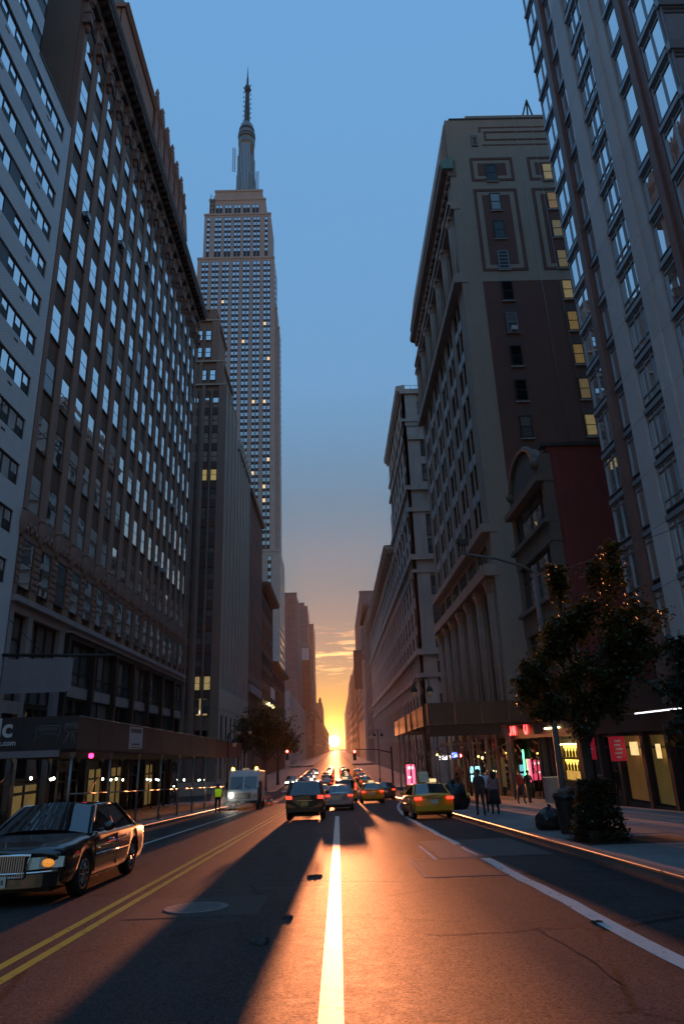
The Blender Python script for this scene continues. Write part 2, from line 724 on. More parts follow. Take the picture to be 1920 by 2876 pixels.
def strip(name, x0, x1, dz, m, ys=YS, y0=None, y1=None, thick=None, parent=None, xf=None):
    """a sheet that follows the street's fall; x may vary with y through xf"""
    mb = MB()
    yy = [y for y in ys if (y0 is None or y > y0) and (y1 is None or y < y1)]
    if y0 is not None:
        yy = [y0] + yy
    if y1 is not None:
        yy = yy + [y1]
    for a, b in zip(yy[:-1], yy[1:]):
        xa, xb = (xf(a), xf(b)) if xf else (0, 0)
        p = [(x0 + xa, a, g(a) + dz), (x1 + xa, a, g(a) + dz), (x1 + xb, b, g(b) + dz), (x0 + xb, b, g(b) + dz)]
        if thick:
            mb.hull8([(q[0], q[1], q[2] - thick) for q in p] + p)
        else:
            mb.face(p)
    return mb.build(name, m, parent)


# the ground sheet, to the horizon
mbg = MB()
mbg.face([(-9000, -400, -5.4), (9000, -400, -5.4), (9000, 16000, -5.4), (-9000, 16000, -5.4)])
tag(mbg.build('ground', M_ground), kind='structure')
road = tag(strip('road', KL + .02, KR - .02, 0, M_asph, y1=2300), kind='structure')
MAD0, MAD1 = 76.2, 98.0            # the crossing avenue
mbx = MB()
for a in range(9):
    y0, y1 = MAD0 + (MAD1 - MAD0) * a / 9, MAD0 + (MAD1 - MAD0) * (a + 1) / 9
    for xs in ((-90, KL + .02), (KR - .02, 90)):
        mbx.face([(xs[0], y0, g(y0)), (xs[1], y0, g(y0)), (xs[1], y1, g(y1)), (xs[0], y1, g(y1))])
tag(mbx.build('crossing_avenue', M_asph), kind='structure')

KH = .15
for nm, x0, x1, blocks in (('sidewalk_south', XL - 1.5, KL - .16, ((-40, 30), (30, 75.6), (98.6, 228), (256, 1700))),
                           ('sidewalk_north', KR + .16, XR + 5, ((-40, 8), (60, 75.6), (98.6, 228), (256, 1700)))):
    root = None
    for (a, b) in blocks:
        o = strip(nm, x0, x1, KH, M_walk, y0=a, y1=b, thick=.3)
        if root is None:
            root = tag(o, kind='structure')
        else:
            o.parent = root
    if nm == 'sidewalk_north':
        NW = root
# paving slabs of the near walk, one by one
SL = 1.55
sl_mesh = MB()
sl_mesh.box(-SL / 2 + .012, SL / 2 - .012, -SL / 2 + .012, SL / 2 - .012, -.2, 0)
sl_mesh = sl_mesh.mesh('paving_slab', M_walk)
TILT = math.atan(SLOPE)
yy = 8 + SL / 2
while yy < 60 - SL / 2 + .01:
    xx = KR + .165 + SL / 2
    while xx < XR + 4:
        o = link('paving_slab', sl_mesh, NW, (xx, yy, g(yy) + KH + rnd.uniform(-.004, .004)), (TILT + rnd.uniform(-.002, .002), rnd.uniform(-.002, .002), 0))
        xx += SL
    yy += SL
box = strip('slab_bed', KR + .165, XR + 5, KH - .05, M_patch, y0=8, y1=60, thick=.2, parent=NW)
# kerbs: steel-faced stones laid end to end
kn = tag(strip('kerb_north', KR - .02, KR + .16, KH - .002, M_kerb, y0=98.6, y1=228, thick=.4), kind='structure')
ks = tag(strip('kerb_south', KL - .16, KL + .02, KH - .002, M_kerb, y0=98.6, y1=228, thick=.4), kind='structure')
strip('kerb_run', KR - .02, KR + .16, KH - .002, M_kerb, y0=256, y1=1700, thick=.4, parent=kn)
strip('kerb_run', KL - .16, KL + .02, KH - .002, M_kerb, y0=256, y1=1700, thick=.4, parent=ks)


def kerb_mesh(L):
    mb = MB()
    w, h = .18, .42
    mb.prism([(-w / 2, -h), (w / 2, -h), (w / 2, 0), (-w / 2 + .03, 0), (-w / 2, -.03)], 'y', -L / 2 + .006, L / 2 - .006)
    return mb.mesh('kerb_stone', M_kerb)


kmesh = kerb_mesh(3.0)
kmesh_s = MB()
kmesh_s.prism([(.09, -.42), (-.09, -.42), (-.09, 0), (.06, 0), (.09, -.03)], 'y', -1.494, 1.494)
kmesh_s = kmesh_s.mesh('kerb_stone', M_kerb)
kedge = MB()
kedge.tube([(0, -1.498, 0), (0, 1.498, 0)], .034, 12, cap=False)
kedge = kedge.mesh('steel_edge', M_kedge)
y = 1.5 - 12
while y < 75:
    for r, me, x in ((kn, kmesh, KR + .07), (ks, kmesh_s, KL - .07)):
        sg = 1 if x > 0 else -1
        kst = link('kerb_stone', me, r, (x + rnd.uniform(-.003, .003), y, g(y) + KH), (TILT, 0, 0))
        link('steel_edge', kedge, kst, (-sg * .066, 0, -.014))
    y += 3.0

# painted lines
LN = [-30 + i * .75 for i in range(140)]


def marking(name, x0, x1, y0, y1, m, xf=None, dz=.004, ys=LN):
    return tag(strip(name, x0, x1, dz, m, ys=ys, y0=y0, y1=y1, xf=xf), kind='structure')


marking('centre_line_marking', -3.56, -3.44, -20, 74, M_yellow)
marking('centre_line_marking', -3.30, -3.18, -20, 74, M_yellow)
marking('lane_line_marking', -.205, -.010, -20, 37.5, M_white)
marking('parking_line_marking', -6.28, -6.16, -20, 47, M_white)


def bend(y):
    return 0 if y < 30 else .0024 * (y - 30) ** 2


def wob(y):
    return bend(y) + .02 * math.sin(y * 1.3) + .012 * math.sin(y * 3.7 + 1)


marking('bus_lane_marking', 2.98, 3.20, 2, 16.2, M_white, wob)
marking('bus_lane_marking', 2.99, 3.17, 19.6, 58, M_white, wob)
marking('worn_line_marking', 3.02, 3.10, 16.9, 18.9, M_white, wob)
marking('thin_line_marking', 2.02, 2.10, 16.2, 19.6, M_white)
for yc, L_ in ((71.6, 2.8), (100.8, 2.8)):
    x = KL + .7
    while x < KR - .6:
        marking('crosswalk_bar', x, x + .6, yc - L_ / 2, yc + L_ / 2, M_white, ys=[yc])
        x += 1.25
for i in range(26):                               # far centre line
    marking('lane_dash', -.2, -.05, 108 + i * 9, 111.5 + i * 9, M_white, ys=[])
marking('centre_line_marking', -3.56, -3.18, 103, 226, M_yellow, ys=[130, 160, 190])
for i in range(6):                                # hatching in the kerb extension
    yb = 40 + i * 1.3
    marking('hatch_bar', 3.6 + bend(yb), 4.5, yb, yb + .35, M_white, ys=[])

# repairs, castings and litter in the carriageway
marking('road_patch', 1.55, 4.6, 13.6, 16.3, M_patch, dz=.003)
marking('road_patch', 2.2, 4.7, 16.5, 21.0, M_patch2, dz=.003)
marking('road_patch', -3.0, -1.15, 10.5, 12.2, M_patch, dz=.003)
mb = MB()
mb.box(1.55, 1.62, 13.6, 16.3, 0, .004)
for a, b in (((1.5, 13.55), (3.05, 13.62)),):
    pass
marking('patch_seam_marking', 1.47, 1.55, 13.5, 16.4, mat('tar_seam', (.16, .15, .14), .5, var=.4, vscale=8), dz=.0045)
marking('patch_seam_marking', 1.55, 3.0, 13.48, 13.58, MATS['tar_seam'], dz=.0045, ys=[])
marking('patch_seam_marking', 1.55, 3.0, 16.3, 16.42, MATS['tar_seam'], dz=.0045, ys=[])


def manhole(x, y, r=.40):
    t = thing('manhole_cover', 'round cast iron manhole cover in a dark asphalt patch beside the double yellow line', 'manhole', (x, y, g(y) + .004))
    t.rotation_euler = (TILT, 0, 0)
    mb = MB()
    mb.lathe([(r * 1.0, 0), (r * 1.16, 0), (r * 1.16, .006), (r * 1.0, .008)], 40, sm=False)
    mb.build('rim', mat('iron_rim', (.20, .18, .17), .7, metal=.2, var=.4, vscale=12, bump=(40, .8, .02)), t)
    mb = MB()
    mb.lathe([(.001, .001), (r * .99, .001), (r * .99, .004), (.001, .004)], 40, sm=False)
    mb.build('lid', M_iron, t)
    mb = MB()
    for i in range(-6, 7):
        for j in range(-6, 7):
            if math.hypot(i, j) < 6.1 and (i + j) % 2 == 0:
                mb.box(i * .06 - .022, i * .06 + .022, j * .06 - .022, j * .06 + .022, .0035, .008)
    tag(mb.build('studs', M_iron, t), kind='stuff')


manhole(-2.12, 11.25)
M_rub = mat('tar_lump', (.03, .027, .025), .7, var=.4, vscale=30, bump=(40, .6, .02))
for i, (x, y, s, lb) in enumerate(((-.96, 8.75, .16, 'dark ragged clump of broken tar on the road, widest of the road debris'), (-.72, 10.2, .10, 'small dark scrap of tar on the asphalt between manhole and white line'),
                                   (-.5, 14.3, .12, 'thin flat scrap of rubber on the asphalt beside the white line'), (3.0, 9.1, .07, 'small grey scrap of litter in the lane inside the right white line'))):
    mb = MB()
    for k in range(9):
        a = rnd.uniform(0, 6.28)
        d = rnd.uniform(0, s)
        mb.ball((math.cos(a) * d, math.sin(a) * d * .8, .008), rnd.uniform(.25, .5) * s, None, 6, 4, (1, 1, .5))
    tag(mb.build('road_debris', M_rub, None, (x, y, g(y))), lb, 'debris')

M_seam = mat('crack_sealant', (.012, .012, .012), .35, var=.3, vscale=5)
for (x, w, y0, y1, ph) in ((-5.0, .02, 8, 30, 2.2), (.75, .02, 19, 33, .9), (2.3, .014, 6.6, 9.0, 3.1)):
    marking('sealed_crack', x, x + w, y0, y1, M_seam, lambda y, ph=ph: .05 * math.sin(y * .9 + ph) + .03 * math.sin(y * 2.7 + 2 * ph) + .012 * math.sin(y * 7.1), dz=.0025, ys=[-30 + i * .25 for i in range(400)])
for (y, x0, x1) in ((12.9, -3.1, -.3), (21.5, -3.1, 2.9), (8.8, .9, 2.6)):
    mb = MB()
    for i in range(24):
        xa, xb = x0 + (x1 - x0) * i / 24, x0 + (x1 - x0) * (i + 1) / 24
        ya, yb = y + .05 * math.sin(xa * 3.1) + .02 * math.sin(xa * 9), y + .05 * math.sin(xb * 3.1) + .02 * math.sin(xb * 9)
        mb.face([(xa, ya, g(ya) + .0022), (xb, yb, g(yb) + .0022), (xb, yb + .016, g(yb + .016) + .0022), (xa, ya + .016, g(ya + .016) + .0022)])
    tag(mb.build('sealed_crack', M_seam), kind='structure')

# ------------------------------------------------------------------ shared building materials
G_sky = glass('window_glass', ior=2.0, wav=.05, ws=.5, coatm=.92)
G_dull = glass('window_glass_dull', ior=1.8, wav=.10, ws=.8, blind=(.10, .095, .09), coatm=.12)
G_modern = glass('coated_glass', (.02, .024, .03), ior=2.0, wav=.03, ws=.35, coatm=.88)
G_dark = glass('dark_glass', (.008, .008, .009), ior=1.5, wav=.06, ws=.7)
G_warm = glow('lit_window', (1.0, .62, .16), .55, .6, 1.5)
G_warmdim = glow('lit_window_dim', (1.0, .72, .28), .16, .75, 1.2)
G_shop = glow('shop_interior', (1.0, .66, .20), .075, .92, 1.1)
M_frame_dk = mat('frame_dark', (.030, .026, .025), .55, var=.2)
M_frame_br = mat('frame_brown', (.055, .038, .034), .6, var=.2)
M_frame_lt = mat('frame_alu', (.30, .33, .36), .4, metal=.5, var=.15)
M_roof = mat('roof_felt', (.05, .05, .05), .9)


def mass(parent, m, x0, x1, y0, y1, z0, z1, name='wall'):
    return box_part(name, m, parent, x0, x1, y0, y1, z0, z1)


# ------------------------------------------------------------------ white brick apartment block
B_white = brick('white_glazed_brick', (.80, .81, .83), (.72, .74, .77), (.38, .39, .41), .24, .085, .012, .45, .22)
M_wpanel = mat('grey_panel', (.085, .09, .105), .5, var=.25, vscale=.8)
t = thing('apartment_building', 'white brick apartment block with long ribbon windows and grey panels', 'building', (-25, 24, 0))
rt = t
t.location = (0, 0, 0)
WT = [40.24 - 2.63 * k for k in range(-8, 14)]        # window heads
for (y0, y1, top) in ((8, 29.2, 62), (29.2, 34.36, 41.4)):
    mass(t, M_wpanel, -40, XL - .35, y0 + .05, y1 - (.4 if y1 > 30 else 0), -2, top - .1)
    fpiece('parapet', mat('coping', (.10, .10, .11), .6), t, FL, y0, y1, top, top + .12, -1.2, .06)
for y0, y1, u0, top in ((8, 29.2, 23.3, 62), (29.2, 34.36, 29.4, 41.4)):
    heads = [h for h in WT if h < top and h > 5]
    # brick courses between the ribbons
    edges = sorted(heads)
    prev = -2.0
    for h in edges:
        fpiece('brick_course', B_white, t, FL, y0, y1, prev, h - 1.25, -.4, 0)
        prev = h
    fpiece('brick_course', B_white, t, FL, y0, y1, prev, top, -.4, 0)
    for h in edges:
        z0 = h - 1.25
        if y1 > 30:
            fpiece('brick_jamb', B_white, t, FL, 33.47, y1, z0, h, -.4, 0)
            fpiece('panel', M_wpanel, t, FL, 29.2, 29.42, z0, h, -.4, -.07)
            lights, u = (.72, .84, .74, .92, .80), 29.44
        else:
            fpiece('panel', M_wpanel, t, FL, 28.28, 29.2, z0, h, -.4, -.07)
            fpiece('panel', M_wpanel, t, FL, 8, 23.3, z0, h, -.4, -.07)
            lights, u = (.8, .95, .75, .95, .75, .76), 23.32
        for i, wd in enumerate(lights):
            if h > 46:
                break
            small = i % 2 == 0
            wo = window(t, FL, u, u + wd, z0 + .02, h - .02, -.08, M_frame_dk, G_modern if not small else G_sky, 1, (.48,) if small else (), .04, .05, wob=.012)
            if small and wo.children:
                scr = fpiece('insect_screen', M_frame_dk, wo, (FL[0], 0), -wd / 2 + .05, wd / 2 - .05, .05, .56, -.022, -.008)
            u += wd
        if y1 > 30 and h < 41:
            fpiece('vent_grille', M_frame_dk, t, FL, 31.0, 31.45, z0 - .42, z0 - .30, -.05, .012)
        elif h < 45:
            fpiece('vent_grille', M_frame_dk, t, FL, 25.6, 26.05, z0 - .42, z0 - .30, -.05, .012)

# ------------------------------------------------------------------ brown loft building with the big cornice
B_brown = brick('brown_brick', (.25, .14, .105), (.205, .115, .088), (.085, .062, .055), .22, .072, .012, .88, .3)
B_pier = brick('brown_pier_brick', (.45, .27, .205), (.38, .225, .17), (.26, .17, .14), .22, .072, .012, .85, .22)
B_side = brick('smoked_brick', (.25, .18, .155), (.2, .145, .125), (.10, .085, .08), .22, .072, .012, .9, .4)
B_sidelt = brick('buff_brick', (.42, .29, .21), (.34, .235, .175), (.2, .16, .14), .22, .072, .012, .9, .35)
M_spand = mat('bronze_spandrel', (.15, .08, .05), .7, var=.45, vscale=2.2, fine=22, bump=(6, .3, .03))
M_terra = mat('brown_terracotta', (.30, .17, .13), .75, var=.35, vscale=4, fine=18, bump=(9, .8, .05))
M_stone_l2 = mat('grey_limestone', (.38, .32, .315), .75, var=.15, vscale=1.5, fine=14, grime=.25, streak=.2)
t = thing('loft_building', 'tall brown brick loft building with dense window grid and heavy bracketed cornice', 'building')
L2 = t
Y0, Y1 = 34.5, 75.4
mass(t, B_side, -46, XL - .42, Y0, Y1, -4, 55.0)
mass(t, B_sidelt, -19.4, XL - .43, Y0 - .06, Y0 + .3, 8, 55.0, 'brick_return')
P, W0 = 2.39, 35.8
rows = [(10.35, 12.95)] + [(14.62 + 3.78 * k, 14.62 + 3.78 * k + 2.16) for k in range(9)] + [(48.75, 50.95), (52.45, 54.5)]
for k in range(18):
    u = W0 - P / 2 + P * k
    a, b = (u - .43, u + .43)
    if k == 0:
        a = Y0
    if k == 17:
        b = Y1
    fpiece('pier', B_pier, t, FL, a, b, 14.35, 54.6, -.5, 0)
    lo = fpiece('rusticated_pier', M_terra, t, FL, a, b, 9.55, 14.33, -.5, -.06)
    for q in range(8):
        fpiece('quoin_block', M_terra, lo, (FL[0], 0), -(b - a) / 2 + .04, (b - a) / 2 - .04, .9 + q * .36, .9 + q * .36 + .26, .3, .5)

    def mk_shield():
        mb = MB()
        mb.ball((0, 0, 0), .42, M_terra, 12, 8, (.45, .95, 1.9))
        mb.ball((.02, 0, .78), .18, M_terra, 8, 6, (.8, 1.6, .8))
        return mb.mesh('shield')
    link('shield', shared('shield', mk_shield), t, (XL - .02, u, 13.72))

    def mk_bracket():
        mb = MB()
        mb.box(-.2, .42, -.30, .30, .55, .78)
        mb.box(-.2, .36, -.25, .25, -.35, .55)
        mb.box(-.2, .46, -.34, .34, -.52, -.35)
        mb.lathe([(.02, -1.2), (.13, -1.1), (.2, -.92), (.22, -.74), (.15, -.58), (.2, -.52)], 10, c=(.12, 0, 0))
        return mb.mesh('bracket', M_terra)
    link('bracket', shared('bracket2', mk_bracket), t, (XL, u, 51.9))

    def mk_cap():
        mb = MB()
        mb.prism([(-.3, 0), (.05, 0), (.3, .55), (.3, .8), (-.3, .8)], 'y', -.5, .5)
        mb.ball((.14, -.3, .35), .2)
        mb.ball((.14, .3, .35), .2)
        return mb.mesh('capital', M_terra)
    link('capital', shared('cap2', mk_cap), t, (XL, u, 53.9))
for k in range(17):
    u = W0 + P * k
    a, b = u - P / 2 + .43, u + P / 2 - .43
    for i, (z0, z1) in enumerate(rows):
        rv = rnd.random()
        wo = window(t, FL, a + .01, b - .01, z0, z1, -.075, M_frame_br, G_dull if rv < .07 else (G_dull if rv > .98 else G_sky), 1, (.5,), .04, .035, wob=.006)
        if .07 < rv < .11 and i > 1:
            fpiece('air_conditioner', M_frame_lt, wo, (FL[0], 0), -.32, .32, .06, .46, -.03, .30)
        elif .11 < rv < .26:
            fpiece('blind', mat('window_blind', (.42, .40, .36), .8, var=.1), wo, (FL[0], 0), -(b - a) / 2 + .06, (b - a) / 2 - .06, 1.5 - 3 * (rv - .11), 2.05, -.012, -.006)
        nz = rows[i + 1][0] if i + 1 < len(rows) else 55.0
        if i == 0:
            o = fpiece('ornament_panel', M_terra, t, FL, a - .03, b + .03, z1, nz, -.45, -.05)
            for q in range(5):
                mbq = shared('boss', lambda: (lambda mm: (mm.ball((0, 0, 0), .2, M_terra, 8, 6, (.5, 1, 1)), mm.mesh('boss'))[1])(MB()))
                link('boss', mbq, o, ((.44, (q - 2) * .3, .55 + .25 * (q % 2)) if FL[0] == 'L' else (0, 0, 0)))
        else:
            sp = fpiece('spandrel', M_spand, t, FL, a - .03, b + .03, z1, nz, -.45, -.12)
            fpiece('sill', M_frame_br, sp, (FL[0], 0), -(b - a) / 2, (b - a) / 2, nz - z1 - .10, nz - z1 - .005, .3, .43)
# entablature, modillions and cornice
M_corn = mat('cornice_metal', (.13, .085, .07), .6, var=.35, vscale=2, fine=12, bump=(5, .3, .03), grime=.4)
mb = MB()
mb.prism([(XL - .5, 54.55), (XL + .22, 54.55), (XL + .3, 54.9), (XL + .3, 55.35), (XL - .5, 55.35)], 'y', Y0 - .15, Y1 + .1)
mb.build('frieze', M_corn, t)
mb = MB()
mb.prism([(XL - .5, 55.35), (XL + .95, 55.35), (XL + 1.0, 55.6), (XL + 1.1, 55.75), (XL + 1.2, 56.05), (XL + 1.2, 56.2), (XL - .5, 56.45)], 'y', Y0 - .4, Y1 + .35)
mb.build('cornice', M_corn, t)
for i in range(52):
    u = Y0 + .2 + i * .79

    def mk_mod():
        m2 = MB()
        m2.prism([(0, -.36), (.35, -.30), (.72, -.06), (.72, 0), (0, 0)], 'y', -.14, .14)
        return m2.mesh('modillion', M_corn)
    link('modillion', shared('modil', mk_mod), t, (XL + .3, u, 55.35))
    if i % 3 == 0:
        link('boss', shared('cboss', lambda: (lambda mm: (mm.ball((0, 0, 0), .17, M_corn, 8, 6), mm.mesh('boss'))[1])(MB())), t, (XL + .95, u + .4, 55.33))
# attic storey with gabled dormers and copper roof, set back on the roof
M_copper = mat('green_copper', (.16, .24, .19), .6, var=.25, vscale=1.5, streak=.3)
at = mass(t, B_pier, -34, -18.7, 46, 72.2, 55.5, 70.2, 'attic_wall')
mb = MB()
mb.prism([(-34, 70.6), (-18.2, 70.6), (-19.6, 73.4), (-30, 75), (-34, 75)], 'y', 46.2, 57)
mb.build('copper_roof', M_copper, t)
mb = MB()
mb.prism([(-34, 70.2), (-18.3, 70.2), (-18.0, 70.7), (-34, 70.7)], 'y', 45.8, 72.4)
mb.build('attic_cornice', M_terra, t)
mb = MB()
mb.prism([(-18.8, 46), (-18.45, 46), (-18.45, 57), (-18.8, 57)], 'z', 55.6, 70.2)
mb.build('attic_bay', B_pier, t)
window(t, ('L', -18.44), 50.4, 52.4, 65.6, 68.6, 0.01, M_frame_br, G_sky, 2, (), .08, .1)
for i in range(6):
    u = 58.3 + i * 2.55

    def mk_dorm():
        m2 = MB()
        m2.prism([(-1.0, 0), (1.0, 0), (1.0, 5.4), (0, 7.4), (-1.0, 5.4)], 'x', -1.2, .25)
        m2.box(.2, .42, -1.15, -.8, 0, 5.6)
        m2.box(.2, .42, .8, 1.15, 0, 5.6)
        m2.lathe([(.22, 7.0), (.12, 7.5), (.26, 7.7), (.2, 8.0), (.05, 8.5)], 8)
        for sgn in (-1, 1):
            m2.lathe([(.16, 5.5), (.1, 5.9), (.18, 6.1), (.03, 6.6)], 8, c=(.3, sgn * .98, 0))
        return m2.mesh('dormer', M_terra)
    d = link('dormer', shared('dorm', mk_dorm), t, (-18.6, u, 66.4))
    window(d, ('L', .27), -.7, .7, .8, 4.2, 0, M_frame_br, G_sky, 1, (.5,), .07, .06, split=False)
mb = MB()
mb.prism([(-20.6, 66.6), (-18.1, 66.6), (-18.4, 71.0), (-19.6, 74.2)], 'y', 71.4, 74.0)
mb.build('end_gable', M_terra, t)

# stone base with steel shop bays
mass(t, M_stone_l2, -30, XL - .5, Y0 + .01, Y1 - .02, -4, 9.5, 'base_wall')
fpiece('ledge', M_stone_l2, t, FL, Y0 - .05, Y1 + .05, 9.42, 9.72, -.6, .32)
fpiece('stone_band', M_stone_l2, t, FL, Y0, Y1, 8.95, 9.42, -.6, 0)
for a, b in ((Y0, 34.95), (36.75, 37.3), (41.2, 41.9)):
    fpiece('stone_pier', M_stone_l2, t, FL, a, b, -3, 8.95, -.6, 0)
fpiece('stone_panel', M_stone_l2, t, FL, 36.75 - 1.8, 36.75, 3.9, 4.5, -.6, -.01)
window(t, FL, 34.97, 36.73, 4.5, 8.95, -.3, M_frame_dk, G_dull, 1, (.72,), .12, .2)
window(t, FL, 37.32, 41.18, 4.5, 8.95, -.3, M_frame_dk, G_dull, 3, (.55,), .10, .2)
window(t, FL, 34.97, 36.73, .6, 3.9, -.3, M_frame_dk, G_dark, 1, (), .12, .2)
window(t, FL, 37.32, 41.18, .6, 4.4, -.3, M_frame_dk, G_dark, 2, (), .12, .2)
M_steel_dk = mat('dark_steel', (.035, .027, .026), .45, metal=.4, var=.3, vscale=3)
BP = (Y1 - .25 - 41.9) / 7
for k in range(7):
    a = 41.9 + BP * k
    fpiece('steel_post', M_steel_dk, t, FL, a, a + .42, -3, 8.85, -.6, .30)
    fpiece('steel_head', M_steel_dk, t, FL, a + .42, a + BP, 8.62, 8.95, -.6, .26)
    fpiece('head_flashing', M_frame_lt, t, FL, a + .1, a + BP - .1, 8.96, 9.02, -.4, .42)
    window(t, FL, a + .44, a + BP - .02, 5.95, 8.6, -.1, M_frame_dk, G_dull, 3, (.3,), .09, .14)
    fpiece('stone_spandrel', M_stone_l2, t, FL, a + .42, a + BP, 5.25, 5.93, -.6, -.02)
    window(t, FL, a + .44, a + BP - .02, 1.4, 5.2, -.1, M_frame_dk, G_dull if k % 2 else G_dark, 2, (.6,), .09, .14)
    z0 = g(a + BP) + .3
    lit = k in (1, 2, 4)
    window(t, FL, a + .44, a + BP - .02, z0, 1.0, -.1, M_frame_dk, G_shop if lit else G_dark, 3 if lit else 2, (.75,), .12, .14)
for a, b in ((35.0, 36.7), (37.4, 41.1)):
    window(t, FL, a, b, g(38) + .3, .5, -.28, M_frame_dk, G_shop, 2, (.7,), .14, .14)

# long flagpole with a pale banner, jutting out of the loft building's base
bn = thing('hanging_banner', 'plain pale grey banner hanging from a black pole above the sidewalk shed', 'banner')
mb = MB()
mb.tube([(XL - .1, 34.3, 6.62), (-10.9, 34.3, 6.42)], [.09, .06], 10)
mb.build('pole', M_frame_dk, bn)
mb = MB()
N_ = 14
for i in range(N_):
    x0, x1 = -16.4 + 3.42 * i / N_, -16.4 + 3.42 * (i + 1) / N_
    y0, y1 = 34.3 + .03 * math.sin(i * .9), 34.3 + .03 * math.sin((i + 1) * .9)
    zb0, zb1 = 4.75 + (.25 if i == 0 and False else 0), 4.75
    mb.hull8([(x0, y0 - .012, 4.74), (x1, y1 - .012, 4.74 + (.12 if i == N_ - 1 else 0)), (x1, y1 + .012, 4.74 + (.12 if i == N_ - 1 else 0)), (x0, y0 + .012, 4.74),
              (x0, y0 - .012, 6.42), (x1, y1 - .012, 6.36), (x1, y1 + .012, 6.36), (x0, y0 + .012, 6.42)])
mb.build('cloth', mat('banner_cloth', (.33, .29, .31), .8, var=.12, vscale=1.1, streak=.15), bn)
mb = MB()
mb.tube([(-14.4, 34.3, 6.5), (-16.4, 34.3, 8.4)], .02, 6)
mb.build('stay_wire', M_frame_dk, bn)

# ------------------------------------------------------------------ setback brick tower beyond the avenue
B_l3 = brick('tan_brown_brick', (.38, .27, .215), (.32, .225, .18), (.13, .10, .09), .22, .072, .012, .88, .25)
M_rib = mat('limestone_rib', (.50, .42, .365), .75, var=.2, vscale=1.4, fine=10, grime=.2)
M_l3sp = mat('red_brown_spandrel', (.10, .058, .05), .8, var=.3, vscale=2)
t = thing('setback_tower', 'brown brick setback office tower with pale vertical ribs along the street side', 'building')
YE = 98.8
FE = ('F', YE)
tiers = [(-60, XL, YE, 113.0, -5, 59.2), (-60, -17.2, YE + .9, 111.5, 59.2, 64.2), (-60, -18.3, YE + 1.8, 110, 64.2, 73.0), (-60, -18.9, YE + 2.3, 109, 73.0, 75.6)]
for i, (x0, x1, y0, y1, z0, z1) in enumerate(tiers):
    mass(t, B_l3, x0, x1 - .35, y0 + .35, y1, z0, z1 - .05)
    fpiece('coping', M_rib, t, ('F', y0), x0, x1 + .06, z1 - .12, z1 + .12, -.6, .06)
    fpiece('coping', M_rib, t, ('L', x1), y0, y1, z1 - .12, z1 + .12, -.6, .05)
    fpiece('corner_pier', B_l3, t, ('F', y0), x1 - 1.2, x1, z0, z1 - .12, -.9, 0)
    if i < 3:
        for c in range(3):
            xa = x1 - 1.25 - 2.45 * c
            if i == 0:
                xa = -17.65 - 2.55 * c
            fpiece('pier', B_l3, t, ('F', y0), xa - 2.52 - .25, xa - 2.52 + .25, z0, z1 - .12, -.5, 0)
            fpiece('thin_pier', B_l3, t, ('F', y0), xa - 1.32, xa - 1.06, z0, z1 - 1.1, -.5, -.06)
zt = [56.9 - 3.2 * k for k in range(18)]
for c, (xa, xb) in enumerate(((-18.7, -17.72), (-20.2, -19.22), (-22.0, -21.0))):
    for k, z1 in enumerate(zt):
        lit = (k, c) in ((4, 0), (4, 1), (14, 1), (14, 0))
        if z1 < 6:
            continue
        window(t, FE, xa, xb, z1 - 2.0, z1 - .05, -.10, M_frame_dk, G_warmdim if lit else (G_dull if k > 3 else G_sky), 1, (.5,), .06, .1, wob=.006)
        fpiece('spandrel', M_l3sp, t, FE, xa - .05, xb + .05, z1, z1 + 1.2, -.4, -.12)
for z0, lit in ((6.6, True), (2.2, False)):
    wo = window(t, FE, -19.7, -18.0, z0, z0 + 2.5, -.2, M_frame_dk, G_warmdim if lit else G_dark, 2, (.5,), .08, .1)
    if lit:
        for q in (-.42, .42):
            fpiece('notice', glow('lit_paper', (1, .85, .6), .5), wo, ('F', 0), q - .22, q + .22, .3, .75, -.03, -.02)
fpiece('base_course', M_rib, t, FE, -22, XL + .04, -4, -2.0, -.5, .06)
for tier, (x1, y0) in enumerate(((-17.2, YE + .9), (-18.3, YE + 1.8))):
    zz = (60.6, 65.6)[tier]
    for c in range(2):
        xa = x1 - 2.3 - 1.5 * c
        for k in range((1, 2)[tier]):
            window(t, ('F', y0), xa, xa + .95, zz + 3.4 * k, zz + 3.4 * k + 2.0, -.1, M_frame_dk, G_sky, 1, (.5,), .06, .1)
# ribs of the street side
mass(t, B_l3, -50, XL - .45, 113.0, 131, -5, 54.0)
for i in range(25):
    u = 98.85 + .55 + i * 1.30
    top = 59.0 if u < 113 else 54.4 - (.6 if i % 2 else 0)
    wide = i % 3 == 0
    fpiece('rib', M_rib, t, FL, u - (.30 if wide else .16), u + (.30 if wide else .16), 10.4, top, -.5, .10 if wide else 0.0)
    nsp = 0
    a, b = u + .3, u + 1.0
    fpiece('window_strip', G_dull, t, FL, u + .16, u + 1.14, 10.6, top - 1.0, -.5, -.30)
    for k in range(14):
        z1 = 13.0 + 3.2 * k
        if z1 < top - 2:
            fpiece('spandrel', M_l3sp, t, FL, u + .16, u + 1.14, z1, z1 + 1.15, -.5, -.22)
for i in range(7):
    u = 100.6 + i * 4.4
    for z0 in (-1.8, 3.2):
        window(t, FL, u, u + 1.6, z0, z0 + 3.6, .02, M_frame_dk, G_dark, 1, (.5,), .1, .2)
fpiece('base_wall', M_rib, t, FL, YE + .002, 131, 7.6, 10.4, -.6, .12)
for i in range(8):
    u = 99.0 + i * 4.4
    fpiece('base_pier', M_rib, t, FL, u, min(131, u + 1.6), -4, 7.6, -.6, .08)
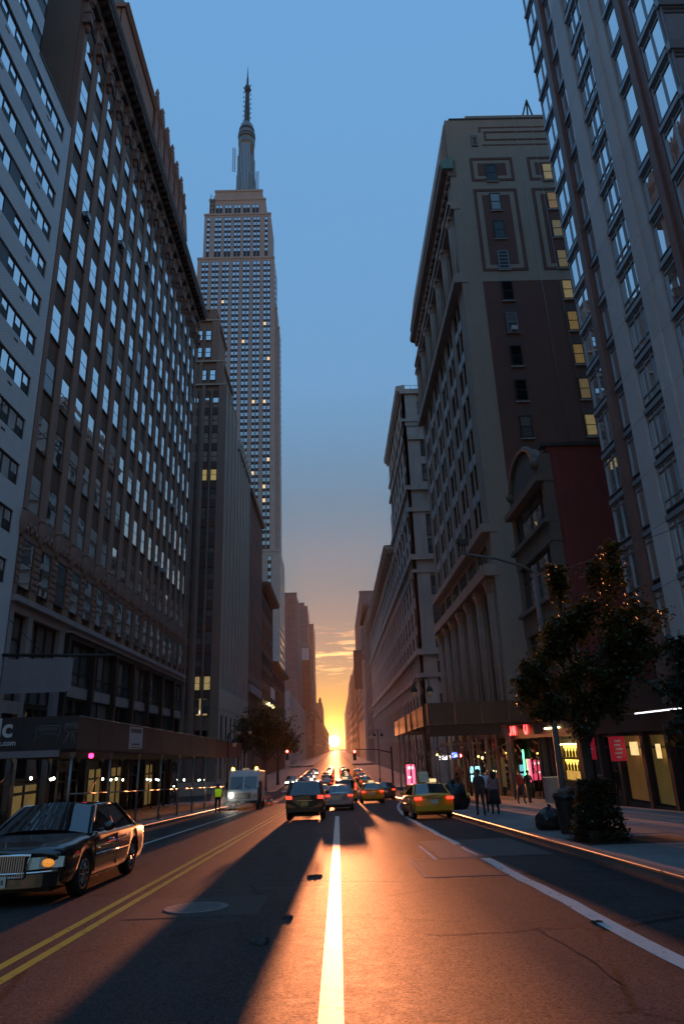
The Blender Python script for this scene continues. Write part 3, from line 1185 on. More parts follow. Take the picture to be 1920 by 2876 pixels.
for i in range(7):
    u = 100.6 + i * 4.4
    for z0, z1 in ((-4, -1.8), (1.8, 3.2), (6.8, 7.6)):
        fpiece('base_panel', M_rib, t, FL, u, u + 2.8, z0, z1, -.6, .05)
    fpiece('base_panel', M_rib, t, FL, u + 1.6, u + 2.8, -1.8, 6.8, -.6, .06)
# broken ornamental crest along the lower roof
for i in range(7):
    def mk_crest():
        m2 = MB()
        m2.prism([(-1.2, 0), (1.2, 0), (1.0, 1.4), (.3, 2.6), (-.2, 2.9), (-.8, 1.9)], 'x', -.5, .3)
        m2.ball((.3, .2, 1.3), .6, None, 8, 6, (.5, 1, 1))
        return m2.mesh('crest', M_rib)
    link('crest', shared('crest3', mk_crest), t, (XL, 115.2 + 2.5 * i, 54.4))


# ------------------------------------------------------------------ further buildings on the same side
def row_building(name, label, fr, y0, y1, z1, m, pm, depth=26, bay=3.4, floor=3.7, win=(1.7, 2.1), first=6.0, cornice=1.0, gm=None, pier=.25, limit=9999, fm=None, x_in=0.0, cm=None, lit=0.03, east=True, group=None):
    """street building: party wall mass, piers, spandrels, windows, cornice"""
    t = thing(name, label, 'building', group=group)
    sgn = 1 if fr[0] == 'L' else -1
    xf = fr[1]
    gm = gm or G_dull
    fm = fm or M_frame_dk
    xa, xb = xf - sgn * .45, xf - sgn * depth
    mass(t, m, min(xa, xb), max(xa, xb), y0 + .02, y1 - .02, -5, z1)
    if cornice:
        mb = MB()
        q = [(0, 0), (cornice * .75, .12), (cornice, .7), (cornice, .95), (0, 1.1)]
        pr = [(xf - sgn * .6, z1 - .3)] + [(xf + sgn * a, z1 - .3 + b) for a, b in q[1:]] + [(xf - sgn * .6, z1 + .8)]
        if sgn < 0:
            pr.reverse()
        mb.prism(pr, 'y', y0 - .25, y1 + .25)
        mb.build('cornice', cm or pm, t)
    n = max(1, int((y1 - y0) / bay))
    bay = (y1 - y0) / n
    cnt = 0
    for k in range(n + 1):
        u = y0 + bay * k
        fpiece('pier', pm, t, fr, max(y0, u - pier), min(y1, u + pier), -5, z1 - .3, -.5, 0)
    z = first
    while z + win[1] < z1 - .8:
        for k in range(n):
            u = y0 + bay * (k + .5)
            if cnt < limit:
                window(t, fr, u - bay / 2 + pier, u + bay / 2 - pier, z, z + win[1], -.2, fm, G_warmdim if rnd.random() < lit else gm, 2 if bay > 3 else 1, (.5,), .09, .12, split=False)
                cnt += 1
        fpiece('spandrel_band', m, t, fr, y0, y1, z + win[1], z + floor, -.5, -.12)
        z += floor
    fpiece('shop_front', G_dark, t, fr, y0 + .5, y1 - .5, g(y0) + .2, first - 1.4, -.46, -.30)
    fpiece('shop_band', pm, t, fr, y0, y1, first - 1.4, first, -.5, .12)
    return t


B_l4 = brick('dark_umber_brick', (.19, .115, .09), (.155, .095, .075), (.08, .06, .055), .22, .072, .012, .9, .3)
t = row_building('office_building', 'dark umber office block with close vertical piers beside the pale-ribbed tower', FL, 131.2, 155.8, 52.6, B_l4, mat('umber_pier', (.24, .155, .125), .8, var=.25), bay=1.9, pier=.32, win=(1.0, 2.2), floor=3.5, first=16, cornice=.7, limit=120)
fpiece('sign_board', mat('sign_board_grey', (.36, .34, .37), .6, var=.12), t, FL, 131.6, 151.5, 12.4, 13.9, .1, .5)
fpiece('marquee', M_corn, t, FL, 131.6, 155, 9.2, 9.9, .1, 2.0)
t = row_building('cornice_building', 'dark narrow building with heavy bracketed cornice beyond the umber office block', FL, 156, 184, 38.6, B_l4, M_corn, bay=3.5, floor=4.0, win=(2.0, 2.6), first=13, cornice=1.9, limit=60)
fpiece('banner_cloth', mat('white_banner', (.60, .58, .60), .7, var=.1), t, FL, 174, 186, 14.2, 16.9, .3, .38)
for i in range(4):
    mb = MB()
    mb.ball((0, 0, 0), .38, glow('globe_lamp', (1.0, .85, .35), 1.6), 10, 8)
    mb.build('globe_lamp', None, t, (XL + .8, 161 + 5.0 * i, 12.1))
t = row_building('store_building', 'low dark store with sloping cornice and rooftop billboard below the skyscraper', FL, 184.2, 227, 23.6, B_l4, M_corn, bay=4.2, floor=4.0, win=(2.2, 2.6), first=11, cornice=1.4, limit=40)
fpiece('billboard', mat('billboard_white', (.55, .55, .58), .6, var=.1), t, ('F', 185), -22, XL - .3, 24.6, 28.5, -.2, 0)

# ------------------------------------------------------------------ the great skyscraper
M_esb = mat('skyscraper_limestone', (.41, .385, .37), .8, var=.12, vscale=.15, fine=1.2, grime=.18)
M_chrome = mat('chrome_nickel_mullion', (.42, .44, .47), .35, metal=.6, var=.1)
M_esp = mat('dark_spandrel', (.035, .028, .032), .6, var=.3, vscale=.8)
M_mast = mat('mast_metal', (.17, .21, .22), .45, metal=.4, var=.25, vscale=.3)
M_mastdk = mat('mast_dark', (.055, .06, .062), .55, metal=.3, var=.3, vscale=.5)
G_esb = glass('skyscraper_glass', (.05, .055, .065), ior=2.0, wav=.02, ws=.2, coatm=.8)
G_esb_lit = glow('skyscraper_lit', (1.0, .70, .42), .38)
t = thing('skyscraper', 'towering stepped limestone skyscraper with metal mast and needle antenna', 'skyscraper')
ESB = t
EY = 320.0
# (x0, x1, y0, y1, z0, z1)
ET = [(-66.5, -33.2, 321.5, 340, 302, 314.5), (-63.5, -35.2, 322.5, 339, 314.5, 322), (-68.8, -30.0, EY, 342.5, 269.5, 302), (-71.5, -27.9, EY - 1.2, 339.5, 90, 269.5),
      (-72.5, -26.9, EY + 6, 338.5, 90, 240), (-72.5, -25.9, EY + 9, 341, 60, 229), (-73, -24.9, EY - 6, 346, 22, 93), (-75, XL - .5, 258, 395, -5, 22)]
for i, b in enumerate(ET):
    mass(t, M_esb, *b, name='tier_wall')
    fpiece('coping', M_esb, t, ('F', b[2]), b[0] - .3, b[1] + .3, b[5] - .8, b[5] + .5, -1, .3)
rows_left = 300
stuff = MB()
cnt = 0


def esb_bay(fr, cx, z0, z1, pair=True, hide=None):
    global cnt
    nx = 2 if pair else 1
    ww = 1.5
    for q in range(nx):
        c = cx + (q - (nx - 1) / 2) * 2.05
        z = z1
        while z - 3.72 > z0:
            lit = rnd.random() < (.03 if z > 150 or z < 120 else .05)
            gm = G_esb_lit if lit else G_esb
            if cnt < 300 and fr[0] == 'F':
                o = window(t, fr, c - ww / 2, c + ww / 2, z - 2.0, z - .1, .16, M_chrome, gm, 1, (.5,), .07, .12, split=False)
                cnt += 1
            else:
                stuff.fbox(fr, c - ww / 2 + .07, c + ww / 2 - .07, z - 2.0, z - 1.1, -.05, .09, gm)
                stuff.fbox(fr, c - ww / 2 + .07, c + ww / 2 - .07, z - 1.03, z - .1, -.05, .09, gm)
            z -= 3.72
    fpiece('window_strip', M_esp, t, fr, cx - nx * 1.02, cx + nx * 1.02, z0, z1 + .3, -.4, .05)
    for q in range(nx + 1):
        c = cx + (q - nx / 2) * 2.05
        fpiece('mullion', M_chrome, t, fr, c - .12, c + .12, z0, z1 + .6, -.4, .24)


F_top = ('F', EY)
for k in range(7):
    cx = -66.3 + 33.8 * k / 6
    esb_bay(F_top, cx, 270.2, 299.4, pair=0 < k < 6)
F_mid = ('F', EY - 1.2)
for k in range(7):
    esb_bay(F_mid, -67.1 + 5.85 * k, 93.8, 266.6)
for k in range(5):
    esb_bay(('F', 321.5), -60.6 + 5.4 * k, 303.0, 310.0, pair=True)
for k in range(3):
    window(t, ('F', 322.5), -55.0 + 5.3 * k, -53.6 + 5.3 * k, 316.6, 318.9, .02, M_chrome, G_esb, 1, (.5,), .1, .12, split=False)
for k in range(4):
    esb_bay(('F', EY - 6), -44.5 + 4.9 * k, 24, 90, pair=False)
for k in range(9):
    esb_bay(('R', -24.6 + 0), 0, 0, 0) if False else None
# the north flank: narrow recessed strips
for (xf, y0, y1, z0, z1) in ((-27.9, EY, 339, 241, 266), (-25.9, EY + 9.5, 340.5, 94, 226), (-24.9, EY - 5, 345, 24, 90)):
    fr = ('L', xf)
    y = y0 + 2.2
    while y < y1 - 1.8:
        fpiece('window_strip', M_esp, t, fr, y - 1.6, y + 1.6, z0, z1, -.3, .03)
        z = z1 - 1
        while z - 3 > z0:
            stuff.fbox(fr, y - 1.3, y + 1.3, z - 1.9, z, -.05, .08, G_esb)
            z -= 3.72
        y += 5.6
tag(stuff.build('window_rows', None, t), kind='stuff')
# mooring mast, dome and antenna
MX, MY = -47.6, 340.0
md = thing('x', 'x', 'x')
bpy.data.objects.remove(md)
mb = MB()
for k, (h0, h1, s) in enumerate(((322, 326, 9.5), (326, 345.5, 0))):
    if s:
        mb.box(MX - s, MX + s, MY - s, MY + s, h0, h1)
mb.build('mast_base', M_mastdk, t)
mb = MB()
mb.lathe([(5.2, 325.5), (5.0, 376), (5.4, 376.5), (5.4, 378.5)], 24, c=(MX, MY, 0))
mb.build('mast_shaft', M_mast, t)
for a in range(4):
    ca, sa = math.cos(a * math.pi / 2), math.sin(a * math.pi / 2)
    mb = MB()
    pr = [(4.4, 325), (7.4, 325), (7.0, 336), (5.9, 338), (5.8, 349), (5.2, 351), (5.2, 366), (4.4, 366)]
    mb.prism(pr, 'y', -2.4, 2.4)
    o = mb.build('wing_buttress', M_mast, t, (MX, MY, 0))
    o.rotation_euler = (0, 0, a * math.pi / 2 + math.pi / 4)
for k in range(7):
    u = MX - 2.7 + .9 * k
    fpiece('mast_fin', M_chrome, t, ('F', MY - 5.0), u - .16, u + .16, 326, 374, -1, .35)
    if k < 6:
        fpiece('mast_glass', glass('mast_glass_m', (.03, .05, .05), ior=2.0), t, ('F', MY - 5.0), u + .16, u + .74, 327, 373, -1, .1)
mb = MB()
mb.lathe([(5.4, 378.5), (5.5, 380), (4.6, 381.2), (5.5, 382), (5.6, 386), (4.9, 387), (5.0, 390), (4.6, 391), (4.0, 393.5), (2.6, 395.8), (1.6, 396.6)], 28, c=(MX, MY, 0), sm=False)
mb.build('dome', M_mast, t)
mb = MB()
mb.lathe([(5.75, 383.2), (5.75, 383.8)], 28, c=(MX, MY, 0), sm=False)
mb.lathe([(5.1, 387.6), (5.1, 389.2)], 28, c=(MX, MY, 0), sm=False)
mb.build('dome_windows', M_mastdk, t)
an = MB()
an.lathe([(1.9, 396), (1.75, 410), (1.45, 420), (1.35, 424), (.0, 424)], 8, c=(MX, MY, 0), sm=False)
an.lathe([(1.2, 424), (2.0, 425), (2.1, 428), (1.5, 430), (.9, 430.5)], 14, c=(MX, MY, 0))
an.lathe([(.75, 430), (.65, 437), (.45, 438), (.33, 441), (.2, 445), (.05, 448.5)], 8, c=(MX, MY, 0))
an.build('antenna', M_mastdk, t)
for k in range(16):
    z = 398 + 2.1 * k
    mb = MB()
    s = 1 if k % 2 else -1
    mb.tube([(MX, MY, z), (MX + s * 2.5, MY - .6, z)], .12, 5)
    mb.box(MX + s * 2.4 - .2, MX + s * 2.4 + .2, MY - .9, MY - .4, z - .7, z + .7)
    mb.build('aerial', M_mastdk, t)
for s, z0, z1 in ((-1, 352, 372), (1, 334, 352)):
    mb = MB()
    x = MX + s * 7.6
    for q in (-.7, .7):
        mb.tube([(x + q, MY - 3, z0), (x + q, MY - 3, z1)], .2, 5)
    for k in range(8):
        z = z0 + (z1 - z0) * k / 8
        mb.tube([(x - .7, MY - 3, z), (x + .7, MY - 3, z + 2.2)], .12, 5)
        mb.tube([(x, MY - 3, z), (MX + s * 5.5, MY - 2, z + .5)], .12, 5)
    mb.build('lattice_frame', M_mastdk, t)
mb = MB()
for z in range(4):
    mb.tube([(-65.6, 321, 303 + z * 3), (-63.6, 321, 304.5 + z * 3)], .2, 5)
mb.tube([(-65.6, 321, 302), (-65.6, 321, 318)], .25, 5)
mb.tube([(-63.6, 321, 302), (-63.6, 321, 317)], .25, 5)
mb.build('lattice_frame', M_mastdk, t)

# ------------------------------------------------------------------ far street walls, both sides
Bf1 = brick('far_brick_brown', (.17, .115, .095), (.14, .095, .08), (.12, .09, .08), .5, .2, .02, .9, .3)
Bf2 = mat('far_stone', (.26, .22, .20), .85, var=.2, vscale=.3, fine=2)
Bf3 = mat('far_concrete', (.19, .18, .19), .8, var=.2, vscale=.3, fine=2)


def far_tower(name, label, x0, x1, y0, y1, z1, m, ncol, nrow, zlo, gm=None, top=0.0, side=None, nside=0):
    t = thing(name, label, 'building')
    mass(t, m, x0, x1, y0, y1, -5, z1)
    fpiece('parapet', m, t, ('F', y0), x0 - .3, x1 + .3, z1, z1 + 1.2, -2, .3)
    if top:
        mass(t, m, x0 + (x1 - x0) * .25, x1 - (x1 - x0) * .2, y0 + 3, y1 - 3, z1, z1 + top, 'water_tank_house')
    for c in range(ncol):
        for r in range(nrow):
            u = x0 + (x1 - x0) * (c + .5) / ncol
            z = zlo + (z1 - 2 - zlo) * (r + .5) / nrow
            w, h = (x1 - x0) / ncol * .25, (z1 - 2 - zlo) / nrow * .28
            window(t, ('F', y0), u - w, u + w, z - h, z + h, .05, M_frame_dk, G_warm if rnd.random() < .03 else (gm or G_dull), 1, (.5,), .12, .12, split=False)
    if side:
        fr = ('L', x1) if side == 'L' else ('R', x0)
        for c in range(nside):
            for r in range(nrow):
                u = y0 + (y1 - y0) * (c + .5) / nside
                z = zlo + (z1 - 2 - zlo) * (r + .5) / nrow
                w, h = (y1 - y0) / nside * .25, (z1 - 2 - zlo) / nrow * .28
                window(t, fr, u - w, u + w, z - h, z + h, .05, M_frame_dk, gm or G_dull, 1, (.5,), .12, .12, split=False)
    return t


far_tower('slab_block', 'narrow grey slab block directly behind the skyscraper along the street', -40, -21.6, 396, 455, 89, Bf3, 3, 14, 20, side='L', nside=6)
far_tower('crowned_tower', 'distant broad tower with open crown and dark bands beyond the skyscraper', -38.5, -23.0, 600, 640, 122, Bf3, 5, 14, 60, top=5)
far_tower('crowned_tower_wing', 'lower stepped wing of the distant banded tower', -30, -19.2, 641, 690, 113, Bf3, 3, 12, 60)
t = far_tower('brick_hotel', 'brown brick high-rise with a pale blank billboard on its roof, beyond the skyscraper', -34, XL, 470, 540, 66, Bf1, 6, 16, 4, side='L', nside=8, gm=G_dark)
fpiece('billboard', MATS['billboard_white'], t, ('F', 469.6), -24.5, -17.4, 59.5, 67.5, -.2, .2)
row_building('street_building', 'low shadowed store building after the grey slab block', FL, 456, 469.5, 24, Bf1, Bf2, bay=3.6, limit=12)
row_building('street_building', 'mid-rise stone building beyond the brown brick high-rise', FL, 541, 700, 30, Bf2, Bf2, bay=6, floor=4, limit=60)
row_building('street_building', 'low brick building beside the far domed tower', FL, 702, 838, 26, Bf1, Bf2, bay=7, floor=4, limit=40)
t = far_tower('domed_tower', 'far ornate tower with rooftop turrets beside the setting sun', -34, XL, 840, 950, 53, Bf1, 6, 10, 4, side='L', nside=8)
for x in (-30, -26, -19):
    mb = MB()
    mb.lathe([(1.6, 53), (1.6, 57), (2.0, 57.3), (1.5, 59), (.3, 61)], 10, c=(x, 842, 0))
    mb.build('turret', Bf1, t)
row_building('street_building', 'last low building on the skyscraper side, next to the far domed tower', FL, 955, 1500, 30, Bf1, Bf2, bay=30, floor=9, win=(4, 5), first=6, limit=60)
row_building('corner_store_building', 'low stone store building at the foot of the grey slab block', ('L', XL), 396, 455, 20, Bf2, Bf2, bay=5, limit=24)

# ------------------------------------------------------------------ limestone department store
M_lime = mat('weathered_limestone', (.48, .43, .40), .8, var=.15, vscale=.9, fine=9, grime=.3, streak=.28)
t = thing('department_store', 'long pale limestone department store with arched windows and deep cornice', 'building')
Y4 = 105.0
mass(t, M_lime, XR + .45, 60, Y4 + .3, 137, -5, 60)
mass(t, M_lime, XR + .45, 60, 137, 250, -5, 41.3)
F4 = ('F', Y4)
# east front: corner pier and window column with bands
fpiece('corner_pier', M_lime, t, F4, XR, XR + 2.6, -5, 60.2, -.6, 0)
for z, h, w in ((60.0, .7, .35), (51.2, .5, .3), (54.6, .35, .25), (42.0, .6, .4), (38.2, .5, .2), (30.0, .7, .45), (27.9, .3, .15), (15.0, .7, .45), (11.6, .5, .2)):
    fpiece('string_course', M_lime, t, F4, XR - .3, 30, z - .2, z + h, -.5, w)
    if z > 43:
        fpiece('string_course', M_lime, t, FR, Y4 - .3, 137, z - .2, z + h, -.5, w)
    else:
        fpiece('string_course', M_lime, t, FR, Y4 - .3, 250, z - .2, z + h, -.5, w)
fpiece('pier', M_lime, t, F4, XR + 5.6, XR + 8.6, -5, 60, -.6, 0)
for z0, z1 in ((56.2, 58.4), (48.0, 50.6), (43.6, 46.6), (34.0, 37.6), (30.9, 33.4), (24.2, 27.2), (19.6, 22.6), (15.9, 18.4), (10.8, 13.8), (5.5, 9)):
    window(t, F4, XR + 2.65, XR + 5.55, z0, z1, -.06, M_frame_dk, G_dull, 2, (.5,), .1, .15)
for i, zc in enumerate((54.4, 47.2, 42.6, 38.2, 29, 23.4, 15.0)):
    fpiece('spandrel', M_lime, t, F4, XR + 2.6, XR + 5.6, zc - .6, zc + .7, -.5, -.04)
for i in range(5):
    fpiece('dentil', M_lime, t, F4, XR + .3 + .55 * i, XR + .6 + .55 * i, 53.6, 54.3, -.3, .22)
# street front
nb = 29
bw = (250 - Y4) / nb
for k in range(nb + 1):
    u = Y4 + bw * k
    fpiece('pier', M_lime, t, FR, max(Y4, u - .75), min(250, u + .75), -5, 59.5 if u < 138 else 40.4, -.5, 0)
flo = [(-2, 2.6), (5.6, 9.2), (15.9, 18.4), (19.6, 22.6), (24.2, 27.4), (31.2, 34.2), (35.0, 37.8)]
for k in range(nb):
    u = Y4 + bw * (k + .5)
    for j, (z0, z1) in enumerate(flo + ([(43.2, 46.2), (47.2, 50.4), (52.0, 53.8), (56.0, 58.6)] if u < 137 else [])):
        window(t, FR, u - bw / 2 + .75, u + bw / 2 - .75, z0, z1, -.22, M_frame_dk, G_dull if j else G_dark, 2, (.5,), .1, .15, split=False)
for z0, z1 in ((2.6, 5.6), (9.2, 15.9), (18.4, 19.6), (22.6, 24.2), (27.4, 31.2), (34.2, 35.0), (37.8, 41.2)):
    fpiece('spandrel_band', M_lime, t, FR, Y4, 250, z0, z1, -.5, -.14)
for z0, z1 in ((41.2, 43.2), (46.2, 47.2), (50.4, 52.0), (53.8, 56.0), (58.6, 60.0)):
    fpiece('spandrel_band', M_lime, t, FR, Y4, 137, z0, z1, -.5, -.14)
for k in range(10):
    u = Y4 + bw * (k + .5)

    def mk_arch():
        m2 = MB()
        pts = []
        for a in range(13):
            an_ = math.pi * a / 12
            pts.append((math.cos(an_) * 1.75, math.sin(an_) * 1.75))
        for a in range(12):
            (u0, v0), (u1, v1) = pts[a], pts[a + 1]
            m2.hull8([(0, u0 * .8, v0 * .8), (-.3, u0 * .8, v0 * .8), (-.3, u0, v0), (0, u0, v0), (0, u1 * .8, v1 * .8), (-.3, u1 * .8, v1 * .8), (-.3, u1, v1), (0, u1, v1)])
        return m2.mesh('arch', M_lime)
    link('arch', shared('arch4', mk_arch), t, (XR, u, 37.6))
for (a, b, z1, pr_) in ((Y4 - .2, 137.2, 60.4, .9), (137.3, 250.3, 40.9, 2.0)):
    mb = MB()
    mb.prism([(XR + .6, z1), (XR + .6, z1 + 1.2), (XR - pr_, z1 + .95), (XR - pr_, z1 + .6), (XR - pr_ * .7, z1)], 'y', a, b)
    mb.build('cornice', M_lime, t)
for k in range(64):
    fpiece('cornice_block', M_lime, t, FR, 137.6 + 1.76 * k, 138.2 + 1.76 * k, 40.4, 40.92, 0, 1.3)
mb = MB()
mb.tube([(XR + .6, Y4 + .5, 61.8), (XR + 8, Y4 + .5, 61.8)], .04, 5)
for i in range(8):
    mb.tube([(XR + .7 + i, Y4 + .5, 60.4), (XR + .7 + i, Y4 + .5, 61.8)], .03, 5)
mb.build('roof_rail', M_frame_dk, t)
fpiece('shaft_head', M_lime, t, FR, 137.5, 143, 41, 50, -4, -.4)

t = row_building('cornice_block_building', 'plain dark stone block with square overhanging cornice after the department store', FR, 256, 300, 53, Bf3, Bf2, bay=4.4, floor=4, limit=60, cornice=1.8, cm=M_corn)
fpiece('sunlit_edge_strip', M_lime, t, FR, 300.2, 306, -4, 38, -.3, 1.0)  # pale stone strip added to stand in for a sunlit building edge
t = far_tower('grid_tower', 'distant tall grey tower with bright square window grid rising past the department store', XR + .2, 34, 330, 428, 74, Bf3, 9, 13, 14, gm=G_modern, side='R', nside=12)
fpiece('dark_sign', M_frame_dk, t, FR, 329, 329.6, 28, 46, 0, 4.0)
far_tower('street_block', 'brown stepped block beyond the distant grid tower', XR + .1, 40, 440, 596, 56, Bf1, 4, 8, 4, side='R', nside=10)
far_tower('street_block', 'stone block one step further towards the sun than the brown stepped block', XR, 40, 600, 718, 60, Bf2, 3, 8, 4, side='R', nside=8)
far_tower('street_block', 'brick block with small roof house, second last before the sunset gap', XR, 40, 722, 932, 54, Bf1, 3, 8, 4, side='R', nside=8, top=4)
far_tower('street_block', 'last block before the sunset gap on the department store side', XR, 40, 940, 1145, 54, Bf2, 3, 8, 4)

# ------------------------------------------------------------------ tan and brick office building with the long cornice
B_tan = brick('tan_brick', (.50, .415, .335), (.44, .365, .295), (.22, .20, .18), .22, .072, .012, .88, .22)
B_maroon = brick('maroon_brick', (.21, .095, .075), (.17, .078, .063), (.13, .085, .075), .22, .072, .012, .9, .3)
M_r3 = mat('grey_brown_stone', (.42, .335, .285), .8, var=.16, vscale=1.1, fine=10, grime=.25, streak=.2)
M_panel = mat('patterned_panel', (.42, .42, .46), .5, var=.55, vscale=9, fine=14)
t = thing('corner_office_building', 'tan and maroon brick office building with long projecting cornice and yellow-lit side windows', 'building')
Y3, Y3e = 52.8, 82.5
FS = ('F', Y3)
mass(t, B_maroon, XR + .5, 38, Y3 + .3, Y3e, -4, 62.6)
mass(t, B_maroon, XR + 1.94, 38, Y3, Y3 + .4, -4, 42.6, 'side_wall')
mass(t, B_tan, XR + .002, XR + 1.94, Y3 - .02, Y3 + .6, -4, 42.6, 'corner_strip')
mass(t, B_tan, XR + .003, 38, Y3 - .02, Y3 + .41, 42.6, 62.75, 'upper_wall')
fpiece('coping', mat('dark_coping', (.06, .055, .055), .7), t, FS, XR + .45, 38, 62.75, 62.95, -.6, .08)
fpiece('parapet_step', B_tan, t, FS, XR + 2.2, 38, 62.95, 63.3, -.6, .02)
M_stripe = B_maroon


def outline(x0, x1, z0, z1, w, inset):
    """dark brick string frame with a brick field inside"""
    for (a, b, c, d) in ((x0, x1, z1 - w, z1), (x0, x1, z0, z0 + w), (x0, x0 + w, z0 + w, z1 - w), (x1 - w, x1, z0 + w, z1 - w)):
        fpiece('brick_frame', M_stripe, t, FS, a, b, c, d, -.1, .07)
    if inset:
        fpiece('brick_field', M_stripe, t, FS, x0 + inset, x1 - inset, z0 + inset, z1 - inset, -.1, .05)


for x0 in (15.1, 20.9):
    outline(x0, x0 + 4.3, 43.75, 53.6, .30, .78)
    outline(x0, x0 + 4.3, 54.6, 57.6, .28, .72)
outline(16.9, 24.0, 59.9, 61.1, .17, 0)
fpiece('brick_band', M_stripe, t, FS, 16.4, 26, 61.55, 61.72, -.1, .045)
fpiece('brick_band', M_stripe, t, FS, 16.6, 26, 59.2, 59.37, -.1, .045)
fpiece('brick_band', M_stripe, t, FS, 16.4, 16.6, 61.0, 61.55, -.1, .045)
zs = [54.55, 50.9, 47.5, 43.9, 40.4, 36.95, 33.42, 29.9, 26.32, 22.8, 19.3]
M_sill = mat('stone_sill', (.30, .28, .27), .8, var=.2)
for i, z in enumerate(zs):
    for j, (xa, xb) in enumerate(((16.65, 17.65), (22.3, 23.25))):
        lit = j == 1
        vent = j == 0 and i in (3,)
        gm = (glow('amber_blind', (1.0, .74, .32), .085, .75, 3.5), glow('amber_blind_dim', (1.0, .70, .30), .045, .8, 2.5), glow('amber_blind_deep', (1.0, .60, .20), .065, .85, 4.5))[(i * 5 + i // 3) % 3] if lit else (M_frame_dk if vent else (G_dark if i not in (1, 5, 8) else G_dull))
        fpiece('recess', M_frame_dk, t, FS, xa - .04, xb + .04, z, z + 2.18, 0, .062)
        window(t, FS, xa, xb, z + .06, z + 2.1, .135, M_frame_lt if i in (3, 5) and j == 0 else M_frame_dk, gm, 1, (.5,) if not vent else (.2, .4, .6, .8), .06, .06)
        fpiece('window_sill', M_sill, t, FS, xa - .12, xb + .12, z - .14, z - .01, 0, .16)
        if i > 3:
            fpiece('patched_brick', brick('patched_brick', (.15, .10, .095), (.12, .08, .075), (.1, .08, .07)), t, FS, xa - .35, xb + .35, z + 2.2, z + 2.9, -.05, .012)
ac = fpiece('air_conditioner', mat('ac_white', (.55, .56, .58), .5, var=.1), t, FS, 16.95, 17.45, 36.98, 37.4, .1, .5)
fpiece('recess', M_frame_dk, t, FS, 15.5, 16.2, 59.1, 60.6, 0, .052)
window(t, FS, 15.56, 16.14, 59.2, 60.4, .135, M_frame_lt, mat('red_brown_shutter', (.16, .07, .05), .7), 1, (), .05, .06)
for x in (20.2, 21.9):
    mb = MB()
    mb.tube([(x, Y3 - .12, 63), (x + .5, Y3 - .12, 20)], .018, 4)
    mb.build('cable', M_frame_lt, t)
# rooftop A-frame
mb = MB()
mb.tube([(21.2, Y3 + 1, 63), (22.3, Y3 + 1, 66.6)], .09, 6)
mb.tube([(22.9, Y3 + 1, 63), (22.3, Y3 + 1, 66.6)], .09, 6)
mb.tube([(22.6, Y3 + 2.5, 63), (22.3, Y3 + 1, 66.6)], .09, 6)
mb.build('roof_davit', M_frame_dk, t)
# street front bays
nb, b0 = 6, 54.35
bw = (Y3e - b0) / nb
fpiece('corner_pier', M_r3, t, FR, Y3 + .6, b0 + .35, 18.6, 55.4, -.6, -.03)
for k in range(nb + 1):
    u = b0 + bw * k
    fpiece('pier', M_r3, t, FR, u - .2 if k == 0 else u - .62, min(Y3e, u + .62), 18.6, 42.7, -.6, 0)
    for q in (.2, .42):
        fpiece('pier_rib', M_r3, t, FR, u + q, u + q + .08, 18.8, 42.5, -.1, .07)
    # giant fluted pilasters of the top colonnade, and of the base
    for (z0, z1) in ((43.6, 51.2), (3.2, 14.3)):
        def mk_col(h=z1 - z0):
            m2 = MB()
            m2.box(-.5, .5, -.75, .75, 0, .5)
            m2.lathe([(.62, .5), (.66, .7), (.56, .9), (.52, h - 1.1), (.6, h - .9), (.72, h - .4)], 20, sm=False)
            m2.box(-.7, .7, -.75, .75, h - .4, h)
            for a in range(10):
                an_ = 2 * math.pi * a / 10
                m2.tube([(.54 * math.cos(an_), .54 * math.sin(an_), .9), (.5 * math.cos(an_), .5 * math.sin(an_), h - 1.1)], .075, 5)
            return m2.mesh('column', M_r3)
        link('column', shared(('col', z0), mk_col), t, (XR + .15, u + .1, z0))
    fpiece('attic_pier', M_r3, t, FR, u - .5, min(Y3e, u + .5), 52.2, 55.3, -.6, 0)
for k in range(nb):
    u0, u1 = b0 + bw * k + .6, b0 + bw * (k + 1) - .6
    um = (u0 + u1) / 2
    for j in range(7):
        z = 18.75 + 3.5 * j
        if j:
            sp = fpiece('spandrel', M_panel, t, FR, u0, u1, z - .45, z + .55, -.5, -.06)
        window(t, FR, u0, um - .12, z + .57, z + 3.0, -.16, M_frame_dk, G_dark, 1, (.5,), .07, .12)
        window(t, FR, um + .12, u1, z + .57, z + 3.0, -.16, M_frame_dk, G_dark, 1, (.5,), .07, .12)
    fpiece('mullion_pier', M_r3, t, FR, um - .13, um + .13, 18.7, 42.6, -.5, -.03)
    window(t, FR, u0, u1, 43.7, 51.1, -.45, M_frame_dk, G_dull, 2, (.2, .4, .6, .8), .1, .1, split=False)
    for q in range(3):
        a = u0 + (u1 - u0) * q / 3
        window(t, FR, a + .15, a + (u1 - u0) / 3 - .15, 52.6, 54.9, -.2, M_frame_dk, G_dull, 1, (.5,), .07, .1, split=False)
    fpiece('attic_panel', M_r3, t, FR, u0, u1, 52.2, 52.6, -.5, -.05)
    window(t, FR, u0 - .1, u1 + .1, 3.4, 14.2, -.5, M_frame_dk, G_dark, 2, (.25, .5, .75), .12, .1, split=False)
for z0, z1, w in ((42.55, 43.3, .75), (51.2, 51.7, .35), (51.7, 52.15, .6), (18.0, 18.7, .7), (14.35, 15.3, .8), (15.3, 18.0, -.1), (43.3, 43.6, .3)):
    fpiece('ledge', M_r3, t, FR, Y3 - .08 if w > 0 else Y3 + .6, Y3e + (.3 if w > 0 else 0), z0, z1, -.6, w)
for k in range(nb):
    for q in range(3):
        u = b0 + bw * k + .9 + q * 1.2
        window(t, FR, u, u + .7, 15.7, 17.5, -.03, M_frame_dk, G_dark, 1, (.5,), .05, .06, split=False)
